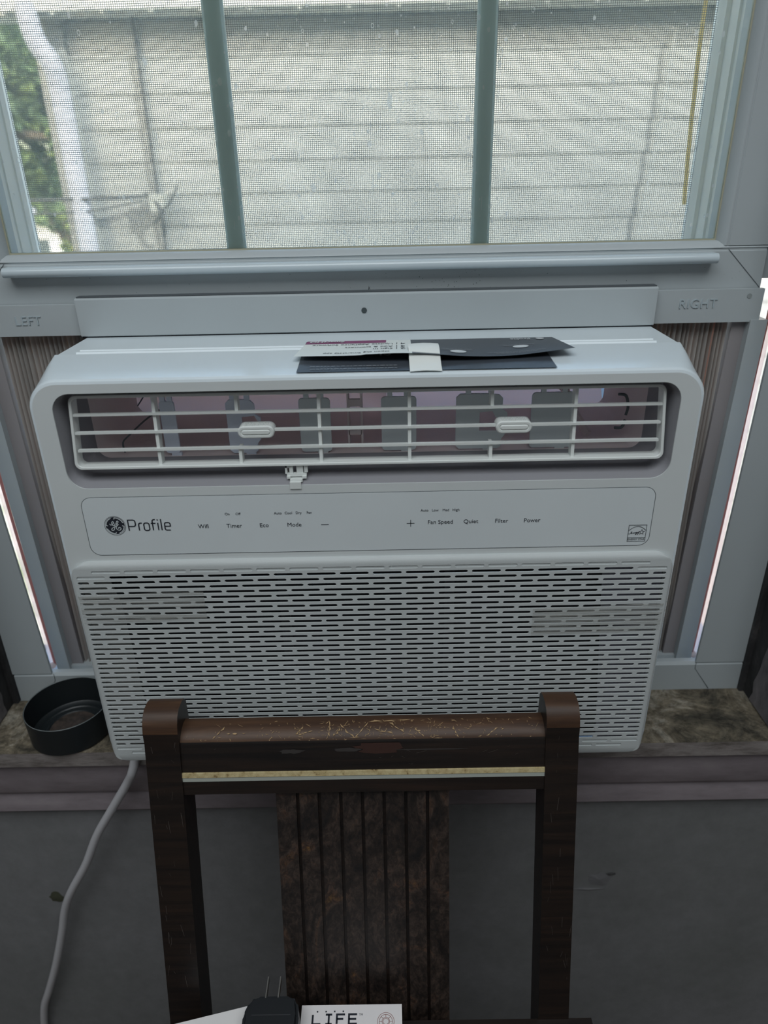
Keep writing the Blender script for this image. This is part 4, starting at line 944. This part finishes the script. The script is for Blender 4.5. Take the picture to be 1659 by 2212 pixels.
bm = bmesh.new(); strokes(bm, blk('TUNE', -.0572, -.1572, .0074, .0068, .0034, 0), .0016, .0); me = bpy.data.meshes.new('block_lettering'); bm.to_mesh(me); bm.free(); me.transform(Matrix.Translation((0, 0, .5752))); me_obj('block_lettering', me, M_ink, bxm)
bm = bmesh.new()
for k in range(4):
    x = -.0535+.0073*k; box(bm, x-.0006, x+.0006, -.1370, -.1358, .5751, .57525)
obj('dots', bm, M_ink, bxm)
text('lettering', 'TM', .0024, M_ink, bxm, flat(-.0165, -.1392, .57515), ext=.00005)
bm = bmesh.new(); strokes(bm, [arcp(.0045, -.1448, r_, 0, 360, 28) for r_ in (.0070, .0055, .0032, .0024)]+[[(.0045+.0032*math.cos(a), -.1448+.0032*math.sin(a)), (.0045+.0055*math.cos(a), -.1448+.0055*math.sin(a))] for a in [k*PI/4 for k in range(8)]], .00035, 0)
me = bpy.data.meshes.new('round_emblem'); bm.to_mesh(me); bm.free(); me.transform(Matrix.Translation((0, 0, .5752))); me_obj('round_emblem', me, M_red, bxm)
# white folded carton / paper at the left
pp = thing('paper_packet', 'white paper packet lying slanted beside the black plug adapter', 'packet', (-.14, -.18, .5455))
bm = bmesh.new(); q = [(-.1745, -.1440), (-.1020, -.1275), (-.0820, -.21), (-.1600, -.235)]
prism_z(bm, q, .5460, .5740); obj('packet_body', bm, M_cardw2, pp, bevel=.0012)
bm = bmesh.new(); r_ = random.Random(5)
for cx_, cy_, s_ in ((-.1420, -.1500, .0042), (-.1345, -.1478, .0018)):
    n = 12; vs = [bm.verts.new((cx_+s_*(1+.6*noise.noise(Vector((k, cx_*99, 0))))*math.cos(2*PI*k/n), cy_+s_*.8*(1+.6*noise.noise(Vector((k, 9, 3))))*math.sin(2*PI*k/n), .57425)) for k in range(n)]; bm.faces.new(vs)
obj('printed_mark', bm, plain('mark_grey', (.12, .11, .11), .7), pp)
ad = thing('plug_adapter', 'black two prong plug adapter lying between packet and small box', 'adapter', (-.089, -.165, .574))
bm = bmesh.new(); prism_z(bm, [(-.1090, -.205), (-.0680, -.205), (-.0662, -.1500), (-.0685, -.1395), (-.0740, -.1355), (-.1030, -.1355), (-.1085, -.1395), (-.1125, -.1500)], .5745, .5990)
bmesh.ops.bevel(bm, geom=list(bm.edges), offset=.003, segments=3, affect='EDGES'); obj('adapter_body', bm, M_black, ad, smooth=True)
obj('seam_ridge', bx(-.105, -.073, -.1520, -.1516, .5988, .5994), plain('black_edge', (.05, .05, .055), .4), ad)
for x in (-.0958, -.0853):
    bm = bmesh.new(); box(bm, x-.0005, x+.0005, -.1365, -.1190, .5900, .5960); obj('prong', bm, M_chrome, ad, bevel=.0002)
bpy.data.objects['paper_packet'].location.z = .5455

# ================================================================== OUTSIDE
gnd = obj('ground', bx(-30, 30, .5, 60, -1.6, -1.5), M_lawn); gnd['kind'] = 'structure'; gnd['label'] = 'pale lawn and paving outside'
hs = thing('neighbor_house', 'neighbouring house with off-white lap siding and white downspout beyond the screen', 'house', (1.5, 2.3, -1.5))
wallx0 = -1.03
for k in range(33):
    z0 = 1.655-.1005*(k+1)
    bm = bmesh.new(); prism_x(bm, [(2.208, z0+.1005), (2.2035, z0), (2.2065, z0-.001), (2.24, z0-.004), (2.24, z0+.1005)], wallx0, 4.5); obj('siding_board', bm, M_siding, hs)
bm = bmesh.new(); box(bm, wallx0-.05, wallx0+.045, 2.185, 2.26, -1.5, 1.66); obj('corner_board', bm, M_siding, hs)
obj('body_wall', bx(wallx0, 4.5, 2.24, 6.5, -1.5, 1.66), M_siding, hs)
bm = bmesh.new(); box(bm, wallx0-.30, 4.6, 2.14, 2.25, 1.66, 1.68); obj('soffit', bm, M_fascia, hs)
bm = bmesh.new(); prism_x(bm, [(2.145, 1.668), (2.105, 1.668), (2.09, 1.70), (2.085, 1.79), (2.145, 1.79)], wallx0-.32, 4.6); obj('gutter', bm, M_fascia, hs, bevel=.004)
bm = bmesh.new(); prism_x(bm, [(2.09, 1.79), (2.2, 1.79), (4.4, 3.0), (4.4, 3.1)], wallx0-.34, 4.7); obj('roof', bm, M_roof, hs)
for k in range(24): obj('gutter_bracket', bx(wallx0-.10+k*.15, wallx0-.090+k*.15, 2.11, 2.15, 1.661, 1.669), M_fascia, hs)
bm = bmesh.new(); tube(bm, spline([(-1.050, 2.11, 1.69), (-1.050, 2.11, 1.64), (-1.040, 2.12, 1.585), (-1.012, 2.13, 1.53), (-1.010, 2.15, 1.44), (-1.010, 2.15, 1.2), (-1.010, 2.15, .9), (-1.010, 2.15, -1.4)], 5), .031, 12); obj('downspout', bm, M_down, hs, smooth=True)
bm = bmesh.new(); tube(bm, [(-.758, 2.19, 1.66), (-.757, 2.19, 1.3), (-.752, 2.19, .5), (-.752, 2.19, -1.4)], .006, 8); obj('wall_cable', bm, M_greycab, hs, smooth=True)
bm = bmesh.new(); tube(bm, [(.95, 2.19, 1.60), (.935, 2.19, 1.3), (.905, 2.19, .95), (.90, 2.19, -1.4)], .005, 8); obj('wall_cable', bm, plain('cable_pale', (.38, .38, .36), .7), hs, smooth=True)
bm = bmesh.new(); tube(bm, spline([(-1.35, 2.15, 1.135), (-1.19, 2.13, 1.144), (-.9, 2.13, 1.146), (-.76, 2.17, 1.150)], 5), .005, 8); tube(bm, spline([(-1.19, 2.14, 1.10), (-.98, 2.13, 1.108), (-.8, 2.16, 1.135)], 5), .003, 8)
tube(bm, spline([(-.79, 2.16, 1.16), (-.745, 2.14, 1.12), (-.735, 2.14, 1.06), (-.75, 2.17, 1.02)], 5), .006, 8); tube(bm, spline([(-.78, 2.17, 1.06), (-.70, 2.12, 1.13), (-.67, 2.13, 1.18)], 5), .004, 8)
obj('service_wire', bm, M_greycab, hs, smooth=True)
bm = bmesh.new(); box(bm, -.775, -.725, 2.14, 2.19, 1.10, 1.155); obj('junction_box', bm, plain('box_grey', (.42, .42, .38), .7), hs, bevel=.006)
# tree
def tree(name, label, cx, cy, cz, R_, nleaf, seed, hmul=1.0, trunk=True):
    t = thing(name, label, 'tree', (cx, cy, -1.5), 'trees beyond the neighbouring house')
    r_ = random.Random(seed); bm = bmesh.new()
    cl = [(Vector((cx+r_.gauss(0, R_*.5), cy+r_.gauss(0, R_*.4), cz+r_.gauss(0, R_*.62*hmul))), r_.uniform(.24, .46)*R_*.7) for _ in range(34)]
    for _ in range(nleaf):
        c, rad = r_.choice(cl); d = Vector((r_.gauss(0, 1), r_.gauss(0, 1), r_.gauss(0, 1))).normalized()*rad*(r_.random()**.4); p = c+d
        u = Vector((r_.gauss(0, 1), r_.gauss(0, 1), r_.gauss(0, 1))).normalized(); v = u.orthogonal().normalized(); s_ = r_.uniform(.035, .075)
        bm.faces.new([bm.verts.new(q) for q in (p-u*s_, p+v*s_*.5, p+u*s_, p-v*s_*.5)])
    o = obj('foliage', bm, M_leaf, t); o['kind'] = 'stuff'
    bm = bmesh.new(); tube(bm, [(cx, cy, -1.5), (cx+.05, cy, cz-.5), (cx, cy, cz+.4)], [.16, .11, .04], 8)
    for c, rad in cl[:9]: tube(bm, [(cx+.03, cy, cz-.5+.05), tuple(c)], [.05, .012], 6)
    obj('trunk', bm, M_bark, t, smooth=True)
tree('leafy_tree', 'tall loose green tree left of the downspout, sky between its leaves', -3.25, 6.3, 2.0, .95, 11000, 4, 1.1)
tree('leafy_tree', 'low round green shrubby tree under the tall tree left of the downspout', -4.0, 9.3, .70, .42, 1800, 9)
fh = thing('distant_house', 'pale low house with grey roof far behind the trees', 'house', (-7, 14, -1.5))
obj('wall', bx(-9.5, -4.0, 13, 17, -1.5, .55), M_farwall, fh)
bm = bmesh.new(); prism_x(bm, [(12.7, .5), (15, 1.3), (17.3, .5)], -9.8, -3.8); obj('roof', bm, M_roof, fh)
obj('window', bx(-6.6, -5.9, 12.96, 13.01, -.5, .2), M_hole, fh)
